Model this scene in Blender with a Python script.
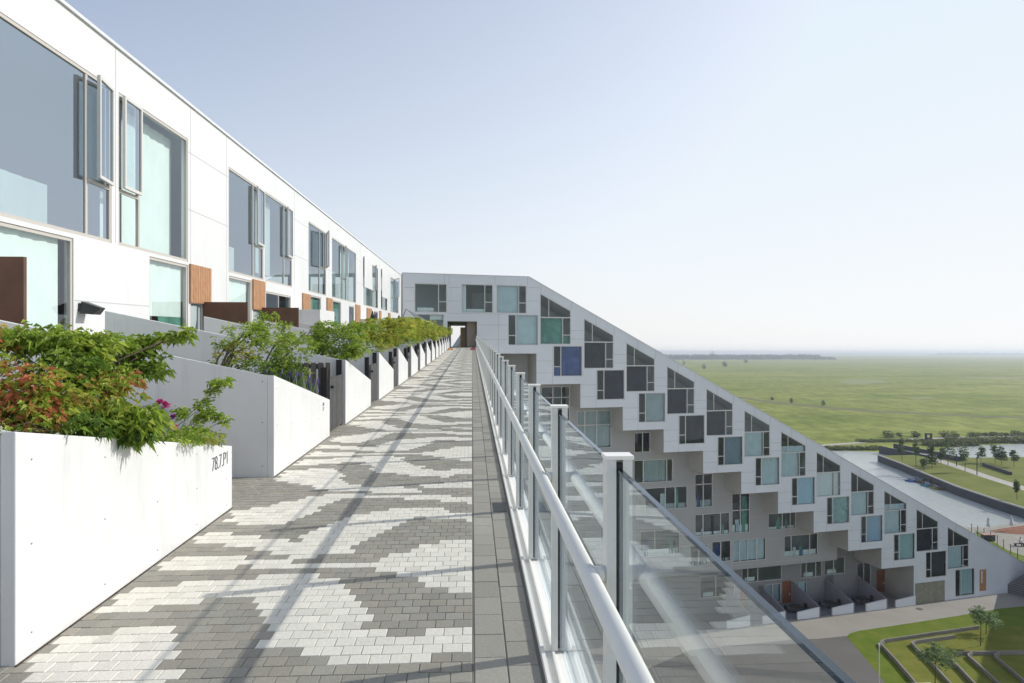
import bpy, math, random
import numpy as np
from mathutils import Vector, Matrix
from mathutils.geometry import tessellate_polygon
R = math.radians
sc = bpy.context.scene
for o in list(bpy.data.objects): bpy.data.objects.remove(o)

# ------------------------------------------------------------------ camera
F = 700.0; HZ = 352.0
cam = bpy.data.objects.new('camera', bpy.data.cameras.new('camera'))
sc.collection.objects.link(cam); sc.camera = cam
cam.data.sensor_width = 36.0; cam.data.lens = 36.0*F/1024
cam.data.shift_y = (HZ-341.5)/1024.0
cam.rotation_euler = (R(90), 0, 0); cam.location = (0, 0, 0)
cam.data.clip_start = 0.05; cam.data.clip_end = 60000
sc.render.resolution_x = 1024; sc.render.resolution_y = 683
# ------------------------------------------------------------------ light
SUN_EL = 31.0; SUN_AZ = math.degrees(math.atan2(0.953, 0.303))   # azimuth from +Y towards +X
w = bpy.data.worlds.new('World'); sc.world = w; w.use_nodes = True
nt = w.node_tree; bg = nt.nodes['Background']
sky = nt.nodes.new('ShaderNodeTexSky'); sky.sky_type = 'NISHITA'; sky.sun_disc = False
sky.sun_elevation = R(SUN_EL); sky.sun_rotation = R(SUN_AZ)
sky.air_density = 0.8; sky.dust_density = 3.0; sky.ozone_density = 1.4; sky.altitude = 0
# hazy summer sky: the Nishita colours washed towards white, more so near the horizon and towards the sun
def N(t): return nt.nodes.new(t)
tcw = N('ShaderNodeTexCoord'); sep = N('ShaderNodeSeparateXYZ'); nt.links.new(tcw.outputs['Generated'], sep.inputs[0])
def mathn(op, a, b=None, clamp=False):
    n = N('ShaderNodeMath'); n.operation = op; n.use_clamp = clamp
    for i, v in enumerate((a, b)):
        if v is None: continue
        if isinstance(v, (int, float)): n.inputs[i].default_value = v
        else: nt.links.new(v, n.inputs[i])
    return n.outputs[0]
el = mathn('MAXIMUM', sep.outputs[2], 0.0)
f1 = mathn('POWER', mathn('SUBTRACT', 1.0, el, True), 5.0)                     # horizon haze
az = mathn('MULTIPLY', mathn('ADD', mathn('MULTIPLY', sep.outputs[0], 0.55), mathn('ADD', mathn('MULTIPLY', sep.outputs[1], 0.24), 0.36), True), mathn('POWER', mathn('SUBTRACT', 1.0, el, True), 0.9), True)          # paler towards the sun side
fac = mathn('MAXIMUM', mathn('MULTIPLY', f1, 0.97), 0.0, True)
fac = mathn('ADD', mathn('MULTIPLY', f1, 0.80), mathn('MULTIPLY', mathn('SUBTRACT', 1.0, mathn('MULTIPLY', f1, 0.80)), az), True)
hs = N('ShaderNodeHueSaturation'); hs.inputs['Saturation'].default_value = 0.85; vmn = N('ShaderNodeVectorMath'); vmn.operation = 'MINIMUM'; vmn.inputs[1].default_value = (3.0, 3.8, 4.5); nt.links.new(sky.outputs[0], vmn.inputs[0]); nt.links.new(vmn.outputs[0], hs.inputs['Color'])
mxw = N('ShaderNodeMix'); mxw.data_type = 'RGBA'; nt.links.new(fac, mxw.inputs[0]); nt.links.new(hs.outputs[0], mxw.inputs[6])
hz2 = N('ShaderNodeMix'); hz2.data_type = 'RGBA'; nt.links.new(f1, hz2.inputs[0]); hz2.inputs[6].default_value = (4.15, 4.40, 4.68, 1); hz2.inputs[7].default_value = (4.72, 4.74, 4.72, 1)
nt.links.new(hz2.outputs[2], mxw.inputs[7])
nt.links.new(mxw.outputs[2], bg.inputs[0]); bg.inputs[1].default_value = 0.134
sd = Vector((math.sin(R(SUN_AZ))*math.cos(R(SUN_EL)), math.cos(R(SUN_AZ))*math.cos(R(SUN_EL)), math.sin(R(SUN_EL))))
sl = bpy.data.lights.new('sun', 'SUN'); sl.energy = 2.4; sl.angle = R(0.55); sl.color = (1.0, 0.96, 0.91)
so = bpy.data.objects.new('sun', sl); sc.collection.objects.link(so)
so.rotation_euler = sd.to_track_quat('Z', 'Y').to_euler()
sc.view_settings.view_transform = 'Standard'; sc.view_settings.look = 'None'
sc.view_settings.exposure = 0.66; sc.view_settings.gamma = 1.0
sc.cycles.max_bounces = 8; sc.cycles.transparent_max_bounces = 16

# ------------------------------------------------------------------ frames
S = Vector((-0.05714, 1.0, 0.02857))        # along the sloping walkway
L = Vector((1.0, 0.05714, 0.0))             # across it, to the right
Z = Vector((0, 0, 1))
EYE = 1.6
def W(s, l, h):                              # h = height above the walkway
    return S*s + L*l + Z*(h-EYE)
def sx(x, l):                                # distance along the walkway of an image column at offset l
    k = (x-512)/F
    return (l - k*0.05714*l)/(k+0.05714)
def hy(y, s, l):
    p = S*s+L*l
    return -(y-HZ)*p.y/F - S.z*s + EYE
def at(x, y, d):
    return Vector(((x-512)/F*d, d, -(y-HZ)*d/F))
def gr(x, y, z):
    d = -z*F/(y-HZ); return Vector(((x-512)/F*d, d, z))
FU = Vector((0.9606, 0.2782, 0)); FN = Vector((0.2782, -0.9606, 0)); FO = Vector((2.95, 73.65, 0))
def RF(x, y, off=0.0):                       # image point -> (u, z) on the facade plane set back by off
    o = FO - FN*off; k = (x-512)/F
    u = (o.y*k - o.x)/(FU.x - FU.y*k)
    return u, -(y-HZ)*(o.y+FU.y*u)/F

# ------------------------------------------------------------------ materials
MATS = {}
def mat(name, col, rough=0.6, metal=0.0, var=0.0, vs=5.0, bump=0.0, bs=40.0, col2=None, spec=0.5, attr=None, coat=0, trans=0):
    if name in MATS: return MATS[name]
    m = bpy.data.materials.new(name); m.use_nodes = True; t = m.node_tree
    b = t.nodes['Principled BSDF']; b.inputs['Roughness'].default_value = rough
    b.inputs['Metallic'].default_value = metal; b.inputs['Specular IOR Level'].default_value = spec
    b.inputs['Base Color'].default_value = (*col, 1)
    tc = t.nodes.new('ShaderNodeTexCoord')
    src = None
    if attr:
        a = t.nodes.new('ShaderNodeAttribute'); a.attribute_name = attr; src = a.outputs['Color']
    if var > 0:
        n = t.nodes.new('ShaderNodeTexNoise'); n.inputs['Scale'].default_value = vs; n.inputs['Detail'].default_value = 6
        n.inputs['Roughness'].default_value = 0.65
        t.links.new(tc.outputs['Object'], n.inputs['Vector'])
        mr = t.nodes.new('ShaderNodeMapRange'); mr.inputs[1].default_value = 0.3; mr.inputs[2].default_value = 0.7
        t.links.new(n.outputs[0], mr.inputs[0])
        if col2:
            mx = t.nodes.new('ShaderNodeMix'); mx.data_type = 'RGBA'
            t.links.new(mr.outputs[0], mx.inputs[0]); mx.inputs[6].default_value = (*col, 1); mx.inputs[7].default_value = (*col2, 1)
            src = mx.outputs[2]
        else:
            mr.inputs[3].default_value = 1-var; mr.inputs[4].default_value = 1+var
            vm = t.nodes.new('ShaderNodeVectorMath'); vm.operation = 'SCALE'
            if src: t.links.new(src, vm.inputs[0])
            else: vm.inputs[0].default_value = col
            t.links.new(mr.outputs[0], vm.inputs[3]); src = vm.outputs[0]
    if src: t.links.new(src, b.inputs['Base Color'])
    if bump > 0:
        n2 = t.nodes.new('ShaderNodeTexNoise'); n2.inputs['Scale'].default_value = bs; n2.inputs['Detail'].default_value = 4
        t.links.new(tc.outputs['Object'], n2.inputs['Vector'])
        bp = t.nodes.new('ShaderNodeBump'); bp.inputs['Strength'].default_value = bump; bp.inputs['Distance'].default_value = 0.02
        t.links.new(n2.outputs[0], bp.inputs['Height']); t.links.new(bp.outputs[0], b.inputs['Normal'])
    if trans:
        tr = t.nodes.new('ShaderNodeBsdfTranslucent'); ms = t.nodes.new('ShaderNodeMixShader'); ms.inputs[0].default_value = trans
        if src: t.links.new(src, tr.inputs[0])
        else: tr.inputs[0].default_value = (*col, 1)
        out = t.nodes['Material Output']
        t.links.new(b.outputs[0], ms.inputs[1]); t.links.new(tr.outputs[0], ms.inputs[2]); t.links.new(ms.outputs[0], out.inputs[0])
    MATS[name] = m; return m
def glass(name, tint=(0.9, 0.95, 0.93), ior=1.5, rough=0.0, wav=0.0):
    if name in MATS: return MATS[name]
    m = bpy.data.materials.new(name); m.use_nodes = True; t = m.node_tree
    t.nodes.remove(t.nodes['Principled BSDF']); out = t.nodes['Material Output']
    tr = t.nodes.new('ShaderNodeBsdfTransparent'); tr.inputs[0].default_value = (*tint, 1)
    gl = t.nodes.new('ShaderNodeBsdfGlossy'); gl.inputs['Roughness'].default_value = rough; gl.inputs[0].default_value = (0.86, 0.93, 1, 1)
    if ior > 3: gl.inputs[0].default_value = (0.82, 0.90, 1, 1)
    fr = t.nodes.new('ShaderNodeFresnel'); fr.inputs[0].default_value = ior
    ms = t.nodes.new('ShaderNodeMixShader')
    # keep the Fresnel term symmetrical for both sides of the sheet
    ge = t.nodes.new('ShaderNodeNewGeometry'); mm = t.nodes.new('ShaderNodeMix'); mm.data_type = 'FLOAT'
    t.links.new(ge.outputs['Backfacing'], mm.inputs[0]); mm.inputs[2].default_value = ior; mm.inputs[3].default_value = 1.0/ior
    t.links.new(mm.outputs[0], fr.inputs[0])
    if wav > 0:
        tc = t.nodes.new('ShaderNodeTexCoord'); n = t.nodes.new('ShaderNodeTexNoise'); n.inputs['Scale'].default_value = 0.9
        t.links.new(tc.outputs['Object'], n.inputs['Vector']); bp = t.nodes.new('ShaderNodeBump'); bp.inputs['Strength'].default_value = wav
        bp.inputs['Distance'].default_value = 0.02
        t.links.new(n.outputs[0], bp.inputs['Height']); t.links.new(bp.outputs[0], gl.inputs['Normal'])
    t.links.new(fr.outputs[0], ms.inputs[0]); t.links.new(tr.outputs[0], ms.inputs[1]); t.links.new(gl.outputs[0], ms.inputs[2])
    t.links.new(ms.outputs[0], out.inputs[0]); MATS[name] = m; return m

M_WHITE = mat('white_panel', (0.655, 0.66, 0.655), 0.45, var=0.03, vs=0.7, bump=0.03, bs=3)
M_PLANT = mat('planter_panel', (0.68, 0.68, 0.67), 0.42, var=0.05, vs=1.6, bump=0.03, bs=4)
def streaks(m, sc_=(9, 9, .7), amt=.10):
    t = m.node_tree; b = t.nodes['Principled BSDF']; src = b.inputs['Base Color'].links[0].from_socket
    tc = t.nodes.new('ShaderNodeTexCoord'); mp = t.nodes.new('ShaderNodeMapping'); mp.inputs['Scale'].default_value = sc_
    n = t.nodes.new('ShaderNodeTexNoise'); n.inputs['Scale'].default_value = 1.0; n.inputs['Detail'].default_value = 7; n.inputs['Roughness'].default_value = .7
    t.links.new(tc.outputs['Object'], mp.inputs[0]); t.links.new(mp.outputs[0], n.inputs['Vector'])
    mr = t.nodes.new('ShaderNodeMapRange'); mr.inputs[1].default_value = .52; mr.inputs[2].default_value = .75; mr.inputs[3].default_value = 1; mr.inputs[4].default_value = 1-amt
    t.links.new(n.outputs[0], mr.inputs[0]); v = t.nodes.new('ShaderNodeVectorMath'); v.operation = 'SCALE'
    t.links.new(src, v.inputs[0]); t.links.new(mr.outputs[0], v.inputs[3]); t.links.new(v.outputs[0], b.inputs['Base Color'])
streaks(M_PLANT, (7, 7, .8), .13); streaks(M_WHITE, (3, 3, .35), .06)
M_ALU = mat('aluminium_cladding', (0.65, 0.67, 0.69), 0.5, var=0.05, vs=0.35)
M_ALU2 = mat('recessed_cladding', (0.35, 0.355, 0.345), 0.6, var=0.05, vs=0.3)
M_JOINT = mat('joint_grey', (0.42, 0.43, 0.44), 0.8)
M_JOINTW = mat('joint_light', (0.45, 0.45, 0.45), 0.8)
M_FRAME = mat('window_frame_metal', (0.58, 0.57, 0.54), 0.4, metal=0.0)
M_FRAMEW = mat('window_frame_beige', (0.50, 0.465, 0.42), 0.4)
M_GLASS = glass('window_glass', (0.84, 0.90, 0.91), 1.55, 0.0, 0.05)
M_GLASSL = glass('large_window_glass', (0.86, 0.96, 0.94), 6.0, 0.0, 0.0)
M_GLASSM = glass('mint_window_glass', (0.90, 0.96, 0.945), 1.9)
M_RGLASS = glass('rail_glass', (0.975, 0.985, 0.975), 1.55, 0.0)
M_DARK = mat('dark_interior', (0.03, 0.035, 0.04), 0.9)
M_TEAL = mat('teal_curtain', (0.50, 0.60, 0.61), 0.9, var=0.08, vs=1)
M_PALE = mat('pale_curtain', (0.72, 0.77, 0.74), 0.9, var=0.06, vs=1.5)
M_GREY = mat('grey_curtain', (0.34, 0.40, 0.40), 0.9, var=0.12, vs=0.8)
M_GREEN = mat('green_curtain', (0.10, 0.27, 0.21), 0.9, var=0.45, vs=0.7)
M_BLUE = mat('blue_curtain', (0.055, 0.095, 0.24), 0.9, var=0.45, vs=0.8)
M_NAVY = mat('dusky_interior', (0.010, 0.014, 0.028), 0.9, var=0.8, vs=0.8)
M_SMOKE = mat('smoke_interior', (0.016, 0.020, 0.025), 0.9, var=0.8, vs=0.9)
M_WOOD = mat('orange_wood', (0.40, 0.205, 0.095), 0.5, var=0.2, vs=6)
M_RUST = mat('brown_steel', (0.115, 0.055, 0.032), 0.7, var=0.2, vs=3)
M_DOOR = mat('brown_door', (0.20, 0.07, 0.03), 0.6, var=0.15, vs=2)
M_RAIL = mat('rail_white', (0.85, 0.83, 0.77), 0.5, var=0.02, vs=9)
M_POST = mat('post_aluminium', (0.68, 0.68, 0.655), 0.38, metal=0.0, var=0.03, vs=14)
M_BLACK = mat('black_gasket', (0.012, 0.012, 0.014), 0.6)
M_EDGE = mat('glass_edge', (0.11, 0.15, 0.23), 0.25)
M_LAMP = mat('dark_lamp', (0.02, 0.022, 0.022), 0.4)
M_CONC = mat('courtyard_concrete', (0.31, 0.285, 0.245), 0.9, var=0.12, vs=0.12, bump=0.1, bs=3)
M_ASPH = mat('dark_asphalt', (0.13, 0.12, 0.11), 0.95, var=0.12, vs=0.2)
M_GARD = mat('garden_wall_dark', (0.20, 0.20, 0.225), 0.7, var=0.1, vs=0.8)
M_SOIL = mat('soil', (0.05, 0.035, 0.025), 1.0, var=0.4, vs=9, bump=0.6, bs=25)
M_DECK = mat('terrace_paving', (0.30, 0.29, 0.27), 0.9, var=0.1, vs=3)
M_SLAT = mat('dark_slats', (0.085, 0.083, 0.082), 0.6, var=0.25, vs=6)
M_SLATB = mat('brown_slats', (0.12, 0.10, 0.085), 0.6, var=0.25, vs=6)
M_BARK = mat('bark', (0.10, 0.075, 0.055), 0.9, var=0.3, vs=15)
M_STONE = mat('dark_quay', (0.055, 0.056, 0.065), 0.85, var=0.2, vs=0.4)
M_COPE = mat('light_coping', (0.36, 0.34, 0.30), 0.8)
M_SAIL = mat('grey_sail', (0.13, 0.13, 0.14), 0.8)
M_PAR = mat('furled_parasol', (0.55, 0.55, 0.56), 0.8)
M_SIGN = mat('number_grey', (0.07, 0.07, 0.075), 0.6)
M_STUD = mat('panel_screw', (0.25, 0.25, 0.25), 0.4)
M_PAV = mat('paver', (0.5, 0.5, 0.5), 0.85, var=0.12, vs=70, bump=0.25, bs=160, attr='Col')
M_LEAF = mat('leaf', (0.1, 0.2, 0.03), 0.5, attr='Col', trans=0.45, spec=0.35)

# ------------------------------------------------------------------ mesh tools
class MB:
    def __init__(s): s.v = []; s.f = []
    def add(s, vs, fs):
        n = len(s.v); s.v += [tuple(v) for v in vs]; s.f += [tuple(i+n for i in f) for f in fs]; return s
    def hexa(s, p):      # 8 points: bottom quad then top quad
        return s.add(p, [(0, 3, 2, 1), (4, 5, 6, 7), (0, 1, 5, 4), (1, 2, 6, 5), (2, 3, 7, 6), (3, 0, 4, 7)])
    def fbox(s, P, a0, a1, b0, b1, c0, c1):   # box in a frame P(a,b,c)
        return s.hexa([P(a0, b0, c0), P(a1, b0, c0), P(a1, b1, c0), P(a0, b1, c0), P(a0, b0, c1), P(a1, b0, c1), P(a1, b1, c1), P(a0, b1, c1)])
    def prism(s, poly, d):  # polygon points extruded by vector d
        n = len(poly); a = [Vector(p) for p in poly]; b = [p+d for p in a]
        i0 = len(s.v); s.v += [tuple(p) for p in a+b]
        for t in tessellate_polygon([a]):
            s.f.append(tuple(i0+i for i in t)); s.f.append(tuple(i0+n+i for i in reversed(t)))
        for i in range(n): j = (i+1) % n; s.f.append((i0+i, i0+j, i0+n+j, i0+n+i))
        return s
    def tube(s, pts, r, n=8, r2=None, cap=True):
        pts = [Vector(p) for p in pts]; r2 = r if r2 is None else r2; i0 = len(s.v); m = len(pts)
        for k, p in enumerate(pts):
            d = (pts[min(k+1, m-1)]-pts[max(k-1, 0)]).normalized()
            a = d.orthogonal().normalized() if abs(d.z) > 0.9 else d.cross(Z).normalized(); b = d.cross(a)
            rr = r+(r2-r)*k/max(1, m-1)
            for j in range(n):
                q = 2*math.pi*j/n; s.v.append(tuple(p+(a*math.cos(q)+b*math.sin(q))*rr))
        for k in range(m-1):
            for j in range(n):
                s.f.append((i0+k*n+j, i0+k*n+(j+1) % n, i0+(k+1)*n+(j+1) % n, i0+(k+1)*n+j))
        if cap: s.f.append(tuple(i0+j for j in range(n))); s.f.append(tuple(i0+(m-1)*n+j for j in reversed(range(n))))
        return s
def link(o, parent=None):
    sc.collection.objects.link(o)
    if parent:
        o.parent = parent; o.matrix_parent_inverse = parent.matrix_basis.inverted()
    return o
def build(name, mb, m, parent=None, smooth=False, bevel=0.0):
    me = bpy.data.meshes.new(name); me.from_pydata(mb.v, [], mb.f); me.validate(); me.update()
    import bmesh
    bm = bmesh.new(); bm.from_mesh(me); bmesh.ops.recalc_face_normals(bm, faces=bm.faces); bm.to_mesh(me); bm.free()
    me.materials.append(m)
    if smooth:
        for p in me.polygons: p.use_smooth = True
    o = bpy.data.objects.new(name, me); link(o, parent)
    if bevel > 0:
        b = o.modifiers.new('bevel', 'BEVEL'); b.width = bevel; b.segments = 2; b.limit_method = 'ANGLE'
    return o
def merge_into(o, mb, m):
    me = o.data; v = [tuple(q.co) for q in me.vertices]; f = [tuple(p.vertices) for p in me.polygons]; n = len(v); nf = len(f)
    nm = bpy.data.meshes.new(me.name); nm.from_pydata(v+mb.v, [], f+[tuple(i+n for i in q) for q in mb.f])
    for q in me.materials: nm.materials.append(q)
    nm.materials.append(m); old = [p.material_index for p in me.polygons]; k = len(me.materials)
    for i, p in enumerate(nm.polygons): p.material_index = k if i >= nf else old[i]
    o.data = nm
def empty(name, loc, label=None, cat=None, group=None):
    o = bpy.data.objects.new(name, None); o.location = loc; o.empty_display_size = 0.2; sc.collection.objects.link(o)
    if label: tag(o, label, cat, group)
    return o
def tag(o, label, cat, group=None, kind=None):
    if label: o['label'] = label
    if cat: o['category'] = cat
    if group: o['group'] = group
    if kind: o['kind'] = kind
    return o
def struct(name, mb, m, kind='structure', **k):
    o = build(name, mb, m, None, **k); o['kind'] = kind; return o
def sheet(name, pts, m):
    mb = MB(); n = len(pts)
    mb.v = [tuple(p) for p in pts]; mb.f = [tuple(t) for t in tessellate_polygon([[Vector(p) for p in pts]])]
    return struct(name, mb, m)
def wall_holes(name, P, outer, holes, d, m, parent, n0=0.0, back=None):
    """wall face with real openings: outer/holes are (u,v) lists, P(u,v,n) maps to world, holes get reveals d deep;
    back: thickness of the whole wall (outer side faces)"""
    mb = MB(); loops = [outer]+holes; flat = [p for lp in loops for p in lp]
    mb.v = [tuple(P(p[0], p[1], n0)) for p in flat]
    for t in tessellate_polygon([[Vector((p[0], p[1], 0)) for p in lp] for lp in loops]): mb.f.append(tuple(t))
    idx = 0
    for li, lp in enumerate(loops):
        dd = d if li else (back or 0); n = len(lp)
        if dd:
            b0 = len(mb.v); mb.v += [tuple(P(p[0], p[1], n0-dd)) for p in lp]
            for i in range(n):
                j = (i+1) % n; mb.f.append((idx+i, idx+j, b0+j, b0+i))
        idx += n
    return build(name, mb, m, parent)

def window(P, poly, n, parent, fm, gm, cur=None, cm=None, bars=(), fw=0.07, cur_n=0.22, name='window', sash=None, gap=0.0):
    """glazed window in an opening. poly (u,v) corners; bars: list of (u0,v0,u1,v1) mullions in metres; cur: list of (u0,u1,v0,v1,material)"""
    fr = MB(); k = len(poly); cx = sum(p[0] for p in poly)/k; cy = sum(p[1] for p in poly)/k
    # inset polygon frame (convex polygon)
    def inset(pl, w):
        out = []; a = sum(pl[i][0]*pl[(i+1) % k][1]-pl[(i+1) % k][0]*pl[i][1] for i in range(k)); sg = 1 if a > 0 else -1
        ln = []
        for i in range(k):
            x0, y0 = pl[i]; x1, y1 = pl[(i+1) % k]; dx, dy = x1-x0, y1-y0; q = math.hypot(dx, dy)
            nx, ny = -dy/q*sg, dx/q*sg; ln.append((x0+nx*w, y0+ny*w, dx, dy))
        for i in range(k):
            ax, ay, adx, ady = ln[i-1]; bx, by, bdx, bdy = ln[i]; det = adx*bdy-ady*bdx
            tt = ((bx-ax)*bdy-(by-ay)*bdx)/det; out.append((ax+adx*tt, ay+ady*tt))
        return out
    o1 = inset(poly, 0.004); i1 = inset(poly, fw)
    for i in range(k):
        j = (i+1) % k
        a, b, c, d = o1[i], o1[j], i1[j], i1[i]
        fr.hexa([P(a[0], a[1], n-.05), P(b[0], b[1], n-.05), P(c[0], c[1], n-.05), P(d[0], d[1], n-.05),
                 P(a[0], a[1], n+.03), P(b[0], b[1], n+.03), P(c[0], c[1], n+.03), P(d[0], d[1], n+.03)])
    for (u0, v0, u1, v1) in bars: fr.fbox(P, u0, u1, v0, v1, n-.04, n+.022)
    f = build(name, fr, fm, parent)
    g = MB(); q = [P(p[0], p[1], n) for p in i1]; g.v = [tuple(p) for p in q]; g.f = [tuple(range(k))]
    build('pane', g, gm, f)
    if cur:
        for (u0, u1, v0, v1, m) in cur:
            c = MB(); nn = max(2, int((u1-u0)/0.12)); 
            for i in range(nn+1):
                u = u0+(u1-u0)*i/nn; dn = (0.035*math.sin(i*2.1)+0.02*math.sin(i*0.9))*(.35 if m is M_PALE else 0 if m in (M_NAVY, M_SMOKE, M_DARK) else .8)
                c.v += [tuple(P(u, v0, n-cur_n+dn)), tuple(P(u, v1, n-cur_n+dn))]
            c.f = [(2*i, 2*i+2, 2*i+3, 2*i+1) for i in range(nn)]
            build('curtain' if m not in (M_DARK, M_NAVY, M_SMOKE) else 'interior', c, m, f, smooth=True)
    return f

rng = random.Random(7)
nr = np.random.default_rng(11)
# ------------------------------------------------------------------ foliage
def leafmesh(name, pos, nrm, size, cols, parent, aspect=0.42, droop=0.35, m=None):
    """pos: (n,3) leaf bases, nrm: (n,3) direction each leaf points along; every leaf is a folded blade"""
    n = len(pos); d = nrm/np.linalg.norm(nrm, axis=1, keepdims=True)
    up = np.tile([0, 0, 1.0], (n, 1))+nr.normal(0, .35, (n, 3)); sd_ = np.cross(d, up); sd_ /= np.linalg.norm(sd_, axis=1, keepdims=True)
    up = np.cross(sd_, d); sz = size[:, None]
    tip = pos+d*sz-np.array([0, 0, 1.0])*sz*droop
    mid = pos+d*sz*.45
    l_ = mid+sd_*sz*aspect*.5+up*sz*.10; r_ = mid-sd_*sz*aspect*.5+up*sz*.10
    v = np.stack([pos, l_, tip, r_], 1).reshape(-1, 3)
    i = np.arange(n)[:, None]*4
    tri = np.concatenate([i+[0, 1, 2], i+[0, 2, 3]], 1).reshape(-1, 3)
    me = bpy.data.meshes.new(name); me.from_pydata(v.tolist(), [], tri.tolist())
    ca = me.color_attributes.new('Col', 'FLOAT_COLOR', 'POINT')
    c4 = np.ones((n, 4, 4)); c4[:, :, :3] = cols[:, None, :]; ca.data.foreach_set('color', c4.reshape(-1))
    me.materials.append(m or M_LEAF); o = bpy.data.objects.new(name, me); link(o, parent); return o
PAL = {
 'yellow': [(0.36, 0.38, 0.06), (0.30, 0.33, 0.05), (0.42, 0.40, 0.08), (0.24, 0.30, 0.04)],
 'green': [(0.20, 0.29, 0.035), (0.27, 0.35, 0.05), (0.14, 0.22, 0.03), (0.34, 0.40, 0.075), (0.23, 0.32, 0.05)],
 'deep': [(0.10, 0.17, 0.025), (0.14, 0.22, 0.03), (0.07, 0.13, 0.02), (0.20, 0.28, 0.045)],
 'autumn': [(0.44, 0.19, 0.08), (0.38, 0.28, 0.07), (0.42, 0.14, 0.07), (0.28, 0.32, 0.05), (0.22, 0.31, 0.04), (0.30, 0.36, 0.06)],
 'mix': [(0.30, 0.34, 0.05), (0.38, 0.37, 0.07), (0.36, 0.24, 0.07), (0.22, 0.30, 0.04), (0.17, 0.26, 0.03)],
 'island': [(0.09, 0.14, 0.05), (0.12, 0.18, 0.06), (0.07, 0.11, 0.04)],
 'reed': [(0.13, 0.17, 0.06), (0.16, 0.19, 0.07), (0.10, 0.14, 0.05), (0.20, 0.20, 0.09)],
 'dark': [(0.045, 0.075, 0.035), (0.06, 0.095, 0.04)],
 'lav': [(0.20, 0.15, 0.42), (0.26, 0.19, 0.50), (0.15, 0.12, 0.33)],
 'grey': [(0.18, 0.25, 0.11), (0.23, 0.30, 0.14), (0.13, 0.19, 0.08)],
}
def pick(p, n):
    c = np.array(PAL[p])[nr.integers(0, len(PAL[p]), n)]; return c*(1+nr.normal(0, .12, (n, 1)))
def rosettes(blobs, per_leaf, droop=0.5):
    """blobs: (centre, (rx,ry,rz), rosettes, palette, leafsize). returns arrays"""
    Ps, Ds, Sz, Cs = [], [], [], []
    for c, r, n, pal, ls in blobs:
        if ls < .095 and n > 12: ls *= .72; n = int(n*(1.0 if ls > .04 else 1.3))
        c = np.array(c); r = np.array(r)
        q = nr.normal(0, 1, (n, 3)); q /= np.linalg.norm(q, axis=1, keepdims=True); q *= (nr.random((n, 1))**0.45)
        p = c+q*r
        p += 0.18*r*np.sin(p*9.0+c.sum())
        pc = pick(pal, n)
        for k in range(per_leaf):
            a = nr.random(n)*6.283; d = np.stack([np.cos(a), np.sin(a), nr.normal(0.15, .35, n)], 1)+q*0.6
            Ps.append(p+nr.normal(0, .012, (n, 3))); Ds.append(d); Sz.append(ls*(0.7+0.6*nr.random(n)))
            cc = pc*(1+nr.normal(0, .10, (n, 1)))
            if pal in ('autumn', 'mix'):
                q_ = nr.random((n, 1)) < .5; cc = np.where(q_, pick(pal, n), cc)
            Cs.append(np.clip(cc, 0.005, 1))
    return np.concatenate(Ps), np.concatenate(Ds), np.concatenate(Sz), np.concatenate(Cs)
def crown(name, blobs, parent, per=6, aspect=0.42, droop=0.35):
    p, d, s_, c = rosettes(blobs, per); return leafmesh(name, p, d, s_, c*1.28, parent, aspect*.85, droop)
def stems(name, base, tips, r, parent):
    mb = MB()
    for t in tips:
        b = Vector(base)+Vector((rng.uniform(-.04, .04), rng.uniform(-.04, .04), 0)); t = Vector(t)
        mid = b.lerp(t, .5)+Vector((rng.uniform(-.1, .1), rng.uniform(-.1, .1), rng.uniform(.02, .15)))*min(1, (t-b).length)
        q = [b, b.lerp(mid, .6), mid, mid.lerp(t, .6), t]; mb.tube(q, r, 5, r*.3)
    return build(name, mb, M_BARK, parent, smooth=True)

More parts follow.
